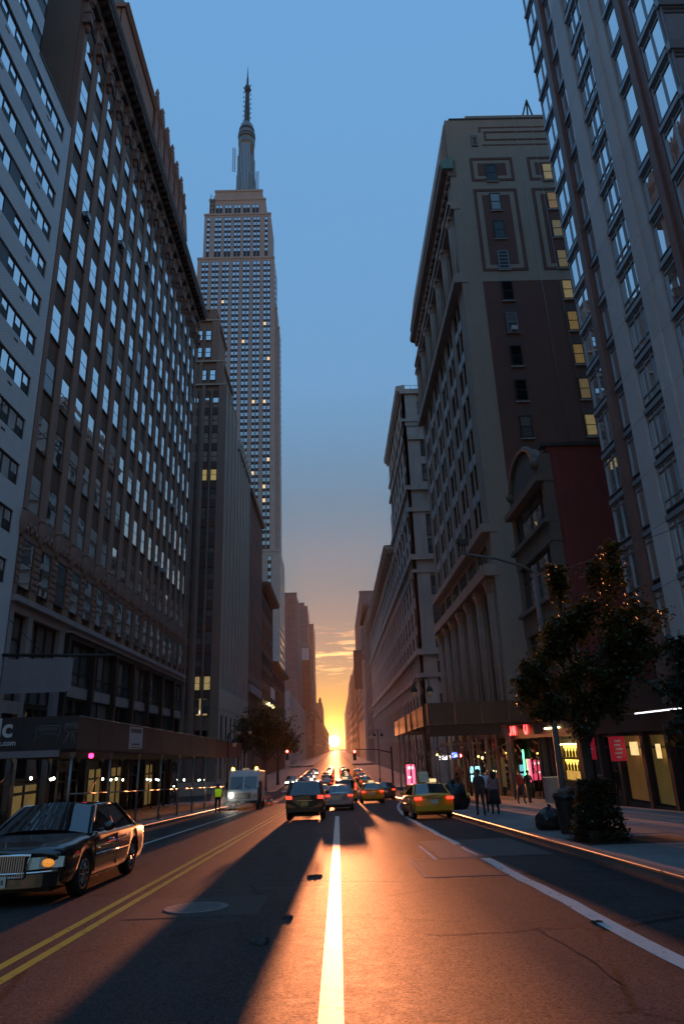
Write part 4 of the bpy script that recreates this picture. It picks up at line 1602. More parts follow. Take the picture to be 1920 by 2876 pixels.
fpiece('base_wall', M_r3, t, FR, Y3 + .6, Y3e, -4, 3.4, -.6, -.05)
mb = MB()
mb.prism([(XR + .6, 55.3), (XR - .2, 55.3), (XR - .3, 55.8), (XR - .82, 56.0), (XR - .92, 56.3), (XR - .92, 56.6), (XR + .6, 57.4)][::-1], 'y', Y3 - .1, Y3e + .6)
mb.build('cornice', mat('cornice_underside', (.24, .15, .12), .7, var=.3, vscale=1.5, fine=8), t)
mb = MB()
mb.prism([(XR + .25, 56.0), (XR - .75, 56.0), (XR - 1.0, 56.65), (XR - 1.0, 56.8), (XR + .25, 57.5)][::-1], 'y', Y3 - .4, Y3 - .1)
mb.build('copper_return', mat('verdigris', (.15, .28, .23), .6, var=.25, vscale=2, streak=.3), t)
for k in range(48):
    fpiece('antefix', M_corn, t, ('R', XR - .80), Y3 + .2 + k * .61, Y3 + .42 + k * .61, 56.55, 56.9, 0, .1)
for k in range(24):
    fpiece('modillion', M_r3, t, FR, Y3 + .6 + k * 1.2, Y3 + 1.0 + k * 1.2, 55.0, 55.4, 0, .3)
mb = MB()
mb.prism([(XR + .5, 57.4), (XR + .5, 62.7), (XR - .05, 62.7), (XR - .9, 57.4)], 'y', Y3 + .45, Y3e)
mb.build('parapet_wall', M_r3, t)

# ------------------------------------------------------------------ small red-walled building with the curved gable
M_red = mat('painted_red_wall', (.27, .06, .052), .85, var=.14, vscale=.5, fine=16, grime=.12, streak=.2)
M_r2 = mat('sooty_stone', (.19, .155, .13), .85, var=.2, vscale=1.4, fine=10, grime=.35)
t = thing('gabled_building', 'five-storey sooty stone building with curved gable and blank red side wall', 'building')
FG = ('R', XR)
mass(t, M_red, XR + .5, 24, 38.2, 46.1, -4, 18.9, 'side_wall')
fpiece('coping', MATS['dark_coping'], t, ('F', 38.2), XR + .1, 24, 18.9, 19.15, -.5, .1)
fpiece('corner_pier', M_r2, t, FG, 38.1, 38.75, -3, 18.4, -.6, 0)
fpiece('corner_pier', M_r2, t, FG, 45.5, 46.1, -3, 18.4, -.6, 0)
for z0, z1, w in ((16.6, 17.0, .5), (12.8, 14.0, .05), (13.95, 14.2, .35), (8.2, 9.6, .05), (9.55, 9.8, .35), (3.4, 5.2, .1), (5.1, 5.4, .4)):
    fpiece('string_course', M_r2, t, FG, 38.05, 46.15, z0, z1, -.6, w)
fpiece('gable_wall', M_r2, t, FG, 38.4, 45.9, 16.9, 18.0, -.6, .02)
mb = MB()
pr = [(XR, 0)]
arc = [(42.1 + 3.0 * math.cos(a * math.pi / 14), 18.0 + 2.1 * math.sin(a * math.pi / 14)) for a in range(15)]
i0 = len(mb.v)
for a in range(14):
    (u0, v0), (u1, v1) = arc[a], arc[a + 1]
    mb.hull8([(XR - .02, u0, 17.6), (XR + .5, u0, 17.6), (XR + .5, u1, 17.6), (XR - .02, u1, 17.6), (XR - .02, u0, v0), (XR + .5, u0, v0), (XR + .5, u1, v1), (XR - .02, u1, v1)])
mb.build('curved_gable', M_r2, t)
mb = MB()
mb.tube([(XR - .1, u, v) for u, v in arc], .2, 6)
mb.ball((XR - .1, 39.0, 18.1), .36)
mb.ball((XR - .1, 45.2, 18.1), .36)
mb.build('gable_moulding', M_r2, t)
for z0, z1 in ((14.25, 16.55), (9.85, 12.75), (5.45, 8.15)):
    window(t, FG, 38.8, 39.7, z0, z1, -.15, M_frame_dk, G_dull, 1, (.7,), .07, .12)
    window(t, FG, 39.75, 44.5, z0, z1, -.15, M_frame_dk, G_sky, 2, (.7,), .08, .12)
    window(t, FG, 44.55, 45.45, z0, z1, -.15, M_frame_dk, G_dull, 1, (.7,), .07, .12)

# ------------------------------------------------------------------ glass and granite apartment tower
M_gran = mat('grey_granite', (.62, .58, .58), .55, var=.10, vscale=2, fine=40, grime=.15, rand=.07)
M_browng = mat('brown_granite', (.22, .115, .095), .5, var=.2, vscale=3, fine=40, rand=.06)
M_alu = mat('tower_aluminium', (.32, .345, .385), .4, metal=.35, var=.12)
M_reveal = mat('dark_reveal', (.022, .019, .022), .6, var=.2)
t = thing('glass_tower', 'glass apartment tower with grey granite pilasters and brown granite fins', 'building')
F1 = ('R', XR)
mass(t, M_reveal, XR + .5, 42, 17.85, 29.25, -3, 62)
FLH = 2.28
Z1 = [23.2 + FLH * k for k in range(-9, 15)]
cols = [('corner', 27.55, 29.3, 2), ('single', 26.0, 26.9, 1), ('triple', 24.78, 22.95, 3), ('single', 20.28, 21.45, 1), ('bay', 17.9, 19.35, 2)]
for nm, a, b, nc in cols:
    a, b = min(a, b), max(a, b)
    w = .06 if nm in ('corner', 'bay') else -.02
    for z in Z1:
        if nm in ('bay',) and (z > 34 or z < 16):
            continue
        if nm == 'single' and b < 22 and z > 38:
            continue
        if z > 46 or z < 4.0:
            continue
        window(t, F1, a, b, z + .42, z + FLH - .02, w, M_alu, G_modern, nc, (.86,) if nm != 'triple' else (.2, .86), .05, .1, wob=.006)
        fpiece('floor_bar', M_alu, t, F1, a, b, z, z + .20, -.5, w + .08)
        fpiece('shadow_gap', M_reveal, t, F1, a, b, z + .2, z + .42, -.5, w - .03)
for z in Z1:
    if z > 50:
        continue
    fpiece('granite_panel', M_gran, t, F1, 24.8, 25.96, z + .008, z + FLH - .008, -.5, .10)
    fpiece('granite_panel', M_gran, t, F1, 22.18, 22.93, z + .008, z + FLH - .008, -.5, .16)
    fpiece('granite_panel', M_gran, t, F1, 21.5, 22.17, z + .008, z + FLH - .008, -.5, .07)
    fpiece('brown_panel', M_browng, t, F1, 26.95, 27.5, z + .006, z + FLH - .006, -.5, .22)
    fpiece('brown_panel', M_browng, t, F1, 19.85, 20.25, z + .006, z + FLH - .006, -.5, .18)
    fpiece('brown_panel', M_browng, t, F1, 19.4, 19.84, z + .006, z + FLH - .006, -.5, .08)
    if 16 < z < 36:
        window(t, ('F', 17.83), XR + .02, XR + 1.15, z + .42, z + FLH - .02, .06, M_alu, G_modern, 1, (.86,), .05, .1, wob=.006)
        fpiece('floor_bar', M_alu, t, ('F', 17.83), XR - .06, XR + 1.2, z, z + .42, -.1, .12)
mass(t, M_browng, XR + 1.2, 42, 5, 17.8, 14, 60, 'recessed_wing')
# dark stone podium and neighbour
M_pod = mat('dark_podium_stone', (.060, .052, .055), .7, var=.25, vscale=1.2, fine=12, grime=.3)
t2 = thing('podium_building', 'dark stone low building in front of the glass tower, at the photograph side of its pilasters', 'building')
t2['label'] = 'dark stone low building against the glass tower next to its brown granite fins'
mass(t2, M_pod, XR + .1, 40, -20, 19.2, -3, 16.2)
fpiece('coping', M_pod, t2, FR, -20, 19.3, 16.2, 16.6, -.8, .25)
for z in (4.6, 8.2, 11.8):
    for k in range(5):
        window(t2, FR, 8.2 + k * 2.3, 9.6 + k * 2.3, z, z + 2.2, -.02, M_frame_dk, G_dark, 1, (.5,), .07, .1)

# ------------------------------------------------------------------ sidewalk sheds
M_ply = mat('painted_plywood', (.115, .075, .065), .55, var=.25, vscale=1.4, fine=10, grime=.35, streak=.3, rand=.08)
M_plybk = mat('black_hoarding', (.030, .024, .026), .5, var=.2, vscale=1.5)
M_pipe = mat('galvanised_pipe', (.30, .28, .26), .38, metal=.7, var=.3, vscale=5)
M_deck = mat('shed_timber', (.075, .05, .04), .8, var=.35, vscale=3)
M_fade = mat('faded_print', (.16, .13, .12), .7, var=.3, vscale=5)
G_bulb = glow('shed_bulb', (.85, 1.0, .80), 9.0)
t = thing('sidewalk_shed', 'long scaffold sidewalk shed with dark hoarding and white lettering along the loft building', 'scaffold')


def pz(y):
    return 3.02 - (y - 24.8) * .0145


SX, SY0, SY1 = -9.0, 24.8, 67.7
n = 18
for k in range(n):
    a, b = SY0 + (SY1 - SY0) * k / n, SY0 + (SY1 - SY0) * (k + 1) / n
    mb = MB()
    j = rnd.uniform(-.015, .015)
    h0, h1 = 1.06 + .006 * (a - SY0), 1.06 + .006 * (b - SY0)
    mb.hull8([(SX - .06, a + .006, pz(a) - h0), (SX + j, a + .006, pz(a) - h0), (SX + j, b - .006, pz(b) - h1), (SX - .06, b - .006, pz(b) - h1),
              (SX - .06, a + .006, pz(a)), (SX + j, a + .006, pz(a)), (SX + j, b - .006, pz(b)), (SX - .06, b - .006, pz(b))])
    mb.build('hoarding_panel', M_ply, t)
    mb = MB()
    mb.tube([(SX + .03, a + .05, pz(a) + .02), (SX + .03, b - .05, pz(b) + .02)], .022, 6)
    mb.build('top_rail', M_pipe, t)
for k in range(4):
    a, b = XL + 7.5 * k / 4, XL + 7.5 * (k + 1) / 4
    fpiece('hoarding_panel', M_plybk, t, ('F', SY0), a + .004, b - .004, 1.95, 3.06, -.05, rnd.uniform(0, .012))
mb = MB()
for k in range(20):
    a, b = SY0 + .1 + (SY1 - SY0 - .2) * k / 20, SY0 + .1 + (SY1 - SY0 - .2) * (k + 1) / 20
    za, zb = pz(a) - 1.07, pz(b) - 1.07
    mb.hull8([(XL + .5, a, za - .1), (SX - .02, a, za - .1), (SX - .02, b, zb - .1), (XL + .5, b, zb - .1), (XL + .5, a, za), (SX - .02, a, za), (SX - .02, b, zb), (XL + .5, b, zb)])
mb.build('deck', M_deck, t)
fpiece('fascia_beam', mat('grey_fascia', (.26, .22, .22), .6, var=.2), t, ('F', SY0), XL, SX - .55, 1.72, 1.94, -.2, .03)
ny = 11
for k in range(ny):
    y = SY0 + .2 + (SY1 - SY0 - .6) * k / (ny - 1)
    for x in (SX - .2, XL + 1.5):
        mb = MB()
        z1 = pz(y) - 1.17
        mb.tube([(x, y, g(y) + KH), (x, y, z1)], .055, 8)
        mb.box(x - .14, x + .14, y - .14, y + .14, g(y) + KH, g(y) + KH + .03)
        mb.prism([(y - .28, z1), (y + .28, z1), (y + .08, z1 - .2), (y - .08, z1 - .2)], 'x', x - .05, x + .05)
        mb.build('post', M_pipe, t)
    if k < ny - 1:
        y2 = SY0 + .2 + (SY1 - SY0 - .6) * (k + 1) / (ny - 1)
        mb = MB()
        mb.tube([(SX - .2, y, g(y) + 1.55), (SX - .2, y2, g(y2) + 1.55)], .03, 6)
        mb.build('ledger_pipe', M_pipe, t)
        if k % 3 == 1:
            mb = MB()
            mb.tube([(XL + 1.5, y, g(y) + .5), (XL + 1.5, y2, g(y2) + 2.6)], .028, 6)
            mb.build('brace', M_pipe, t)
    for q in range(2):
        yb, xb = y + .8 + 2.0 * q, -12.6 + .9 * ((k + q) % 2)
        if yb < SY1:
            mb = MB()
            mb.ball((xb, yb, g(yb) + 2.15), .055, G_bulb, 8, 6)
            mb.build('work_lamp', None, t)
mb = MB()
mb.ball((-9.55, 28, 1.72), .10, glow('red_lamp', (1.0, .02, .10), 4), 10, 8)
mb.build('red_warning_lamp', None, t)
# lettering and prints on the hoarding, as far as the picture shows them
M_let = mat('white_lettering', (.62, .60, .60), .6, var=.08)
RF = (math.pi / 2, 0, 0)
text('lettering', 'lc', .86, M_let, t, (-11.80, SY0 - .02, 2.43), RF, .004, 'LEFT', .022)
text('lettering', 'yc.com', .25, M_let, t, (-11.80, SY0 - .02, 2.14), RF, .004, 'LEFT', .006)
M_line = mat('print_line', (.30, .28, .28), .6, var=.1)


def poly(pts, r=.008):
    mb = MB()
    pts = [((-10.47 + (x + 10.93) * 1.3) if x < -10.2 else (-9.46 + (x + 10.14) * 1.0), 2.10 + (z - 2.12) * 1.12) for x, z in pts]
    mb.tube([(x, SY0 - .016, z) for x, z in pts], r, 4)
    return mb.build('chair_print', M_line, t)


poly([(-10.93, 2.12), (-10.90, 2.42), (-10.90, 2.62), (-10.84, 2.70), (-10.30, 2.70), (-10.26, 2.64), (-10.28, 2.42), (-10.32, 2.14)])
poly([(-10.85, 2.36), (-10.72, 2.46), (-10.42, 2.46), (-10.30, 2.40)])
for q in range(9):
    poly([(-10.86 + q * .06, 2.66), (-10.80 + q * .06, 2.50)], .004)
    poly([(-10.80 + q * .06, 2.66), (-10.86 + q * .06, 2.50)], .004)
poly([(-10.10, 2.74), (-9.70, 2.76), (-9.66, 2.66), (-9.72, 2.50), (-9.98, 2.48), (-10.12, 2.56), (-10.10, 2.74)])
for q in range(7):
    poly([(-10.08 + q * .055, 2.73), (-10.02 + q * .055, 2.56)], .004)
    poly([(-10.02 + q * .055, 2.73), (-10.08 + q * .055, 2.56)], .004)
for a, b in ((-9.98, -10.14), (-9.95, -10.05), (-9.86, -9.84), (-9.82, -9.72)):
    poly([(a, 2.46), (b, 2.14)])
mb = MB()
mb.box(SX, SX + .012, 31.0, 33.1, 1.95, 2.88, mat('notice_paper', (.52, .50, .56), .6, var=.1))
mb.box(SX + .012, SX + .014, 31.2, 32.9, 2.62, 2.80, M_fade)
mb.box(SX + .012, SX + .014, 31.4, 32.7, 2.10, 2.18, M_fade)
mb.box(SX + .012, SX + .014, 31.2, 32.9, 1.99, 2.03, M_fade)
mb.build('notice', None, t)
for y in (38.5, 50.5):
    text('faded_lettering', 'lc', .95, M_fade, t, (SX + .02, y, pz(y) - .8), (math.pi / 2, 0, math.pi / 2), .003)

t = thing('sidewalk_shed', 'dark brown scaffold shed over the sidewalk beside the tan and maroon brick office building', 'scaffold')
RY = 47.0
for k in range(4):
    a, b = 6.1 + 7.2 * k / 4, 6.1 + 7.2 * (k + 1) / 4
    fpiece('hoarding_panel', M_ply, t, ('F', RY), a + .005, b - .005, 2.95, 4.33, -.05, rnd.uniform(0, .015))
for k in range(12):
    a, b = RY + 28 * k / 12, RY + 28 * (k + 1) / 12
    fpiece('hoarding_panel', M_ply, t, ('R', 6.1), a + .005, b - .005, 2.95 - .02 * k, 4.33 - .02 * k, -.05, rnd.uniform(0, .015))
box_part('deck', M_deck, t, 6.2, XR - .1, RY + .1, 75, 2.75, 2.94)
fpiece('fascia_beam', M_deck, t, ('F', RY), 6.1, 10.9, 2.2, 2.93, -.3, -.12)
fpiece('light_strip', mat('pale_beam', (.40, .36, .34), .5, var=.1), t, ('F', RY + 4), 7.2, 10.3, 1.62, 1.78, -.1, 0)
for k in range(6):
    y = RY + .3 + 5.4 * k
    for x in (6.4, 8.9, 11.4):
        mb = MB()
        mb.tube([(x, y, g(y) + KH), (x, y, 2.78)], .07, 8)
        mb.box(x - .16, x + .16, y - .16, y + .16, g(y) + KH, g(y) + KH + .03)
        mb.build('post', M_pipe, t)
        if k < 5:
            mb = MB()
            mb.tube([(x, y, g(y) + 1.6), (x, y + 5.4, g(y + 5.4) + 4.0)], .03, 6)
            mb.build('brace', M_pipe, t)
    for a, b in ((6.4, 8.9), (8.9, 11.4)):
        mb = MB()
        s = 1 if k % 2 else -1
        mb.tube([(a, y, 1.2 + s * .5), (b, y, 1.2 - s * .5)], .03, 6)
        mb.build('brace', M_pipe, t)
    mb = MB()
    mb.ball((9.6 + .8 * (k % 2), y + .5, .75), .07, glow('amber_bulb', (1.0, .70, .12), 8), 8, 6)
    mb.build('work_lamp', None, t)

# ------------------------------------------------------------------ shop fronts on the sunny side
M_shop = mat('shop_timber', (.045, .03, .028), .5, var=.3, vscale=2)
t = thing('bar_front', 'dark bar shop front with a brightly lit yellow bottle window below the gabled building', 'shop front')
mass(t, M_shop, XR + .3, 20, 38.0, 46.0, -4, 3.4)
fpiece('fascia', M_shop, t, FR, 38.0, 46.0, 1.9, 3.35, -.4, .25)
fpiece('stall_riser', M_shop, t, FR, 38.0, 46.0, -2.2, -.45, -.4, .05)
for u in (38.0, 38.3, 42.2, 43.2, 45.7):
    fpiece('pilaster', M_shop, t, FR, u, u + .25, -2.2, 1.9, -.4, .12)
G_bar = glow('bar_backlight', (1.0, .66, .10), 1.3, .45, 4)
fpiece('backlit_shelf', G_bar, t, FR, 38.6, 42.1, .05, .62, -.35, -.28)
fpiece('backlit_shelf', G_bar, t, FR, 38.6, 42.1, .78, 1.38, -.35, -.28)
fpiece('lit_interior', glow('bar_interior', (1.0, .55, .12), .35, .7, 2.5), t, FR, 38.6, 42.1, -.45, .02, -.35, -.28)
fpiece('shelf_board', M_shop, t, FR, 38.55, 42.15, .66, .72, -.35, .0)
fpiece('light_tube', glow('tube_light', (1.0, .80, .35), 5), t, FR, 38.6, 42.1, 1.42, 1.47, -.2, -.1)
fpiece('sign_light', glow('tube_light', (1.0, .80, .35), 5), t, FR, 40.6, 43.4, 2.35, 2.42, .26, .34)
fpiece('lit_doorway', glow('door_glow', (1.0, .68, .22), .8, .6, 5), t, FR, 43.5, 44.3, .2, 1.5, -.35, -.26)
M_bot = mat('bottle_glass', (.05, .022, .008), .15, var=0)
for s_, z in ((0, .06), (1, .79)):
    for k in range(6):
        def mkb():
            mb = MB()
            mb.lathe([(.075, 0), (.08, .02), (.08, .27), (.03, .36), (.028, .44), (.034, .46)], 10)
            return mb.mesh('bottle', M_bot)
        u = 38.95 + k * .54
        tag(link('bottle', shared('bottle', mkb), None, (XR + .17, u, z)), 'dark bottle on the lit upper shelf in the bar window' if s_ else 'dark bottle on the lit lower shelf in the bar window', 'bottle', 'bottles in the bar window')

t = thing('corner_shop_front', 'dark low shop front with red neon letters and a green neon bar beside the shed', 'shop front')
mass(t, M_shop, XR + .3, 20, 46.2, 52.7, -4, 4.2)
fpiece('fascia', M_shop, t, FR, 46.2, 52.7, 1.9, 3.4, -.4, .2)
G_red = glow('red_neon', (1.0, .03, .03), 5)
G_green = glow('green_neon', (.05, 1.0, .25), 5)
RR = (math.pi / 2, 0, -math.pi / 2)
for u, ch in ((52.4, 'O'), (51.2, 'N'), (48.0, 'O')):
    text('neon_letter', ch, 1.15, G_red, t, (XR - .26, u, 2.15), RR, .02)
mb = MB()
mb.tube([(XR - .12, 49.9, 1.15), (XR - .12, 49.9, -.75)], .045, 6)
mb.build('neon_tube', G_green, t)
fpiece('poster', glow('pink_poster', (1.0, .10, .25), .7, .5, 4), t, FR, 48.6, 49.6, -.9, .55, -.02, .05)
fpiece('glass_front', G_dark, t, FR, 46.4, 48.4, -1.9, 1.8, -.02, .04)
fpiece('glass_front', G_dark, t, FR, 50.2, 52.5, -1.9, 1.8, -.02, .04)

t = thing('cafe_front', 'dark cafe front at the glass tower base with warm windows and two red blade banners', 'shop front')
mass(t, M_shop, XR + .4, 24, 18, 37.9, -4, 3.9)
fpiece('fascia', M_shop, t, FR, 18, 37.9, 1.9, 3.9, -.5, .1)
fpiece('canopy', M_steel_dk, t, FR, 17, 29.3, 2.6, 2.75, -.3, 1.2)
fpiece('canopy_light', glow('canopy_tube', (.95, .90, 1.0), 1.2), t, FR, 20, 28, 2.55, 2.59, 1.1, 1.15)
for u in (19.5, 22.3, 25.1, 27.9, 30.2, 33.0, 35.3, 37.5):
    fpiece('pilaster', M_shop, t, FR, u, u + .3, -2, 1.9, -.5, .08)
for u0, u1, gm in ((22.7, 25.0, G_dark), (25.5, 27.8, G_dark), (28.3, 30.1, glow('cafe_window', (1.0, .62, .16), .026, .95, 1.8)), (30.6, 32.9, glow('cafe_window_dim', (1.0, .45, .12), .035, .8, 2)), (33.4, 35.2, G_dark), (35.7, 37.4, G_dark)):
    window(t, FR, u0, u1, -1.0, 1.85, -.1, M_shop, gm, 1, (.8,), .1, .1)
    fpiece('stall_riser', M_shop, t, FR, u0 - .05, u1 + .05, -2.2, -1.0, -.5, .02)
for u, z in ((28.75, .85), (31.3, .95), (30.9, .95)):
    fpiece('pendant_lamp', glow('pendant', (1.0, .72, .30), .55, .6, 6), t, FR, u, u + .28, z, z + .55, .02, .1)
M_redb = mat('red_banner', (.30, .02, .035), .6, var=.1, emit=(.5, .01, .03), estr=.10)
for u in (31.7, 35.4):
    b = fpiece('blade_banner', M_redb, t, ('F', u), XR - .95, XR - .25, .72, 1.75, -.02, .02)
    for q in range(5):
        fpiece('banner_glyph', M_let, b, ('F', 0), -.10 - .05 * (q % 2), .12 + .04 * (q % 3), .12 + .17 * q, .20 + .17 * q, .041, .046)
    mb = MB()
    mb.tube([(XR, u, 1.80), (XR - 1.0, u, 1.80)], .02, 6)
    mb.build('banner_arm', M_steel_dk, t)

t = thing('ground_floor_shop', 'office building ground floor shop windows with blue and white lit signs under the shed', 'shop front')
fpiece('glass_front', G_dark, t, FR, 53.6, 81.5, -2.6, 2.0, -.02, .05)
for k in range(8):
    fpiece('pilaster', M_r3, t, FR, 53.5 + 3.9 * k, 54.3 + 3.9 * k, -3.2, 3.2, -.02, .22)
fpiece('blue_sign', glow('blue_sign', (.08, .12, 1.0), 3), t, ('F', 61), 9.7, 10.15, .6, 1.0, -.1, 0)
for i in range(2):
    for j in range(2):
        fpiece('cyan_sign', glow('cyan_sign', (.30, .9, 1.0), 1.4, .7, 9), t, ('F', 58), 10.6 + i * .42, 10.92 + i * .42, -1.2 + j * .65, -.72 + j * .65, -.1, 0)
fpiece('warm_window', glow('cafe_window', (1, .6, .1), .16), t, FR, 56, 57.4, -1.6, .6, .05, .07)
fpiece('lit_lamp', glow('tube_light', (1, .8, .35), 5), t, FR, 59.6, 60.6, -.6, -.5, .06, .12)
fpiece('lit_lamp', glow('tube_light', (1, .8, .35), 5), t, FR, 66.6, 67.6, -.7, -.6, .06, .12)
text('shop_lettering', 'INSET', .62, glow('white_sign', (1.0, .95, .85), 1.5), t, (11.9, 80, .1), RF, .02)

# ------------------------------------------------------------------ lamp posts, signals, street furniture
M_post = mat('green_black_iron', (.030, .032, .030), .45, metal=.4, var=.25, vscale=4)
M_globe = mat('lamp_globe', (.62, .50, .30), .15, var=.1, coat=.6)


def twin_lamp(label, x, y, h, arms=2):
    t = thing('street_lamp', label, 'street lamp', (x, y, g(y) + KH), 0, 'ornamental street lamps')
    mb = MB()
    mb.lathe([(.24, 0), (.24, .25), (.17, .35), (.15, 1.0), (.10, 1.15), (.075, 1.3), (.055, h - .4), (.09, h - .3), (.05, h - .15), (.03, h)], 12)
    mb.build('pole', M_post, t)
    for s in ((-1, 1) if arms == 2 else (1,)):
        mb = MB()
        pts = []
        for k in range(11):
            a = math.pi * k / 10
            pts.append((s * (.42 - .42 * math.cos(a)) * .62, 0, h - .55 + math.sin(a) * .62 + .2 * k / 10))
        mb.tube(pts, .035, 6)
        mb.build('crook_arm', M_post, t)
        ex, ez = pts[-1][0], pts[-1][2]
        mb = MB()
        mb.lathe([(.03, 0), (.10, -.08), (.20, -.22), (.23, -.36), (.23, -.40)], 14, c=(ex, 0, ez))
        mb.build('lamp_hood', M_post, t)
        mb = MB()
        mb.lathe([(.22, -.40), (.20, -.52), (.13, -.66), (.03, -.74)], 14, c=(ex, 0, ez))
        mb.build('globe', M_globe, t)
    return t


twin_lamp('twin-globe iron street lamp at the corner of the brown scaffold shed', 5.75, 46.6, 7.6)
twin_lamp('twin-globe iron street lamp across the avenue beside the department store', 5.75, 100.2, 7.4)
twin_lamp('twin-globe iron street lamp rising beside the end of the long lettered shed', -8.85, 68.4, 7.0)
twin_lamp('single-globe iron street lamp just over the top of the long lettered shed', -8.75, 57.5, 5.4, 1)

M_greypole = mat('grey_pole', (.14, .125, .12), .6, metal=.2, var=.3, vscale=3)
t = thing('arm_lamp_post', 'grey steel lamp post with long curved arm and camera behind the leafy tree', 'street lamp', (6.75, 22.0, g(22) + KH))
mb = MB()
mb.tube([(0, 0, 0), (0, 0, 1.2), (0, 0, 8.0)], [.12, .10, .065], 10)
mb.box(-.2, .2, -.2, .2, 0, .12)
mb.build('pole', M_greypole, t)
mb = MB()
mb.tube([(0, 0, 7.75), (-.35, 0, 7.98), (-1.2, 0, 8.28), (-2.45, 0, 8.52)], [.055, .05, .045, .035], 8)
mb.build('arm', M_greypole, t)
mb = MB()
mb.box(-2.42, -2.12, -.1, .1, 8.78, 8.98)
mb.tube([(-2.25, 0, 8.5), (-2.25, 0, 8.8)], .025, 6)
mb.tube([(-2.40, 0, 8.9), (-2.52, 0, 8.88)], .05, 8)
mb.build('camera_box', M_frame_dk, t)
mb = MB()
mb.tube([(0, 0, 7.75), (.6, 0, 7.70), (2.2, -1.0, 8.1), (4.5, -2.2, 8.7)], .012, 4)
mb.build('cable', M_greypole, t)
mb = MB()
mb.box(-.22, .22, -.16, .16, 3.4, 3.45)
mb.build('bracket', M_greypole, t)


def signal(label, x, y, reach, zarm, sgn):
    t = thing('traffic_signal', label, 'traffic light', (x, y, g(y) + KH), 0, 'traffic signals at the avenue')
    mb = MB()
    mb.tube([(0, 0, 0), (0, 0, zarm + .6)], [.11, .08], 10)
    mb.build('pole', M_post, t)
    mb = MB()
    mb.tube([(0, 0, zarm), (sgn * reach * .4, 0, zarm + .35), (sgn * reach, 0, zarm + .45)], [.06, .05, .035], 8)
    mb.build('mast_arm', M_post, t)
    mb = MB()
    cx = sgn * reach
    mb.box(cx - .17, cx + .17, -.14, .14, zarm - .65, zarm + .42)
    mb.build('signal_head', M_post, t)
    for i, gm in enumerate((glow('red_signal', (1.0, .05, .04), 14), M_frame_dk, M_frame_dk)):
        mb = MB()
        mb.lathe([(.11, 0), (.12, -.03), (.07, -.05), (.01, -.055)], 12, gm, (cx, -.145, zarm + .24 - .34 * i), axis='y')
        mb.build('lens', None, t)
    return t


signal('traffic signal showing red on a mast arm from the loft building corner', -9.0, 76, 3.7, 4.35, 1)
signal('traffic signal showing red on a mast arm from the office building corner', 5.7, 76, 3.9, 4.1, -1)
signal('traffic signal showing red under the brown shed among the posts', 10.9, 60, .7, 2.9, -1)

t = thing('street_name_sign', 'small dark street name sign reading Madison Ave on a corner post', 'sign', (9.0, 75.2, g(75) + KH))
mb = MB()
mb.tube([(-.75, 0, 0), (-.75, 0, 4.0)], .05, 8)
mb.build('post', M_post, t)
box_part('plate', mat('sign_green_dark', (.02, .05, .04), .5, var=.05), t, -.7, .75, -.02, .02, 3.3, 3.62)
text('lettering', 'Madison Ave', .24, M_let, t, (.02, -.03, 3.38), RF, .003)

t = thing('advertising_kiosk', 'slim street kiosk with glowing pink screen at the avenue corner', 'kiosk', (6.9, 69, g(69) + KH))
box_part('casing', M_frame_dk, t, -.46, .46, -.14, .14, 0, 2.9)
box_part('screen', glow('pink_screen', (1.0, .09, .17), 1.5, .3, 3), t, -.40, .40, -.16, -.14, .95, 2.75)
box_part('screen_text', glow('white_screen', (1.0, .85, .85), 2.2), t, -.25, .2, -.165, -.16, 2.35, 2.55)
box_part('screen_text', glow('white_screen', (1.0, .85, .85), 2.2), t, -.25, .1, -.165, -.16, 1.55, 1.68)

t = thing('utility_cabinet', 'pale grey utility cabinet standing by the bar front', 'cabinet', (11.9, 40.2, g(40.2) + KH))
box_part('casing', mat('cabinet_grey', (.36, .35, .35), .5, var=.25, vscale=3), t, -.5, .5, -.35, .35, 0, 1.25)
box_part('lid', mat('cabinet_lid', (.42, .41, .41), .5, var=.15), t, -.54, .54, -.39, .39, 1.25, 1.31)
box_part('door', mat('cabinet_door', (.33, .32, .32), .5, var=.2), t, -.44, .44, -.365, -.35, .1, 1.2)

# kerbside litter: bin, bags
M_bag = mat('black_bag', (.012, .011, .013), .22, var=.3, vscale=6, bump=(7, .9, .06))


def bag(label, x, y, sx, sy, sz, seed):
    r2 = random.Random(seed)
    mb = MB()
    n, m_ = 22, 14
    ph = [r2.uniform(0, 6.28) for _ in range(6)]
    pr = []
    for j in range(m_ + 1):
        v = math.pi * j / m_
        for i in range(n):
            u = 2 * math.pi * i / n
            k = 1 + .09 * math.sin(3 * u + ph[0]) * math.sin(v) + .07 * math.sin(5 * u + 3 * v + ph[1]) + .05 * math.sin(9 * u - 4 * v + ph[2])
            z = -math.cos(v)
            z = z if z > -.6 else -.6
            mb.v.append((sx * math.sin(v) * math.cos(u) * k, sy * math.sin(v) * math.sin(u) * k, sz * (z + .6) * (1 + .05 * math.sin(4 * u + ph[3]))))
    for j in range(m_):
        for i in range(n):
            a, b = j * n + i, j * n + (i + 1) % n
            mb.f.append((a, b, b + n, a + n))
            mb.m.append(0)
            mb.smooth.append(True)
    mb.tube([(0, 0, sz * 1.52), (.02, .01, sz * 1.62), (.08, .0, sz * 1.74)], [.05, .03, .07], 8)
    o = mb.build('rubbish_bag', M_bag, None, (x, y, g(y) + KH))
    o.rotation_euler = (0, 0, seed)
    return tag(o, label, 'bag')


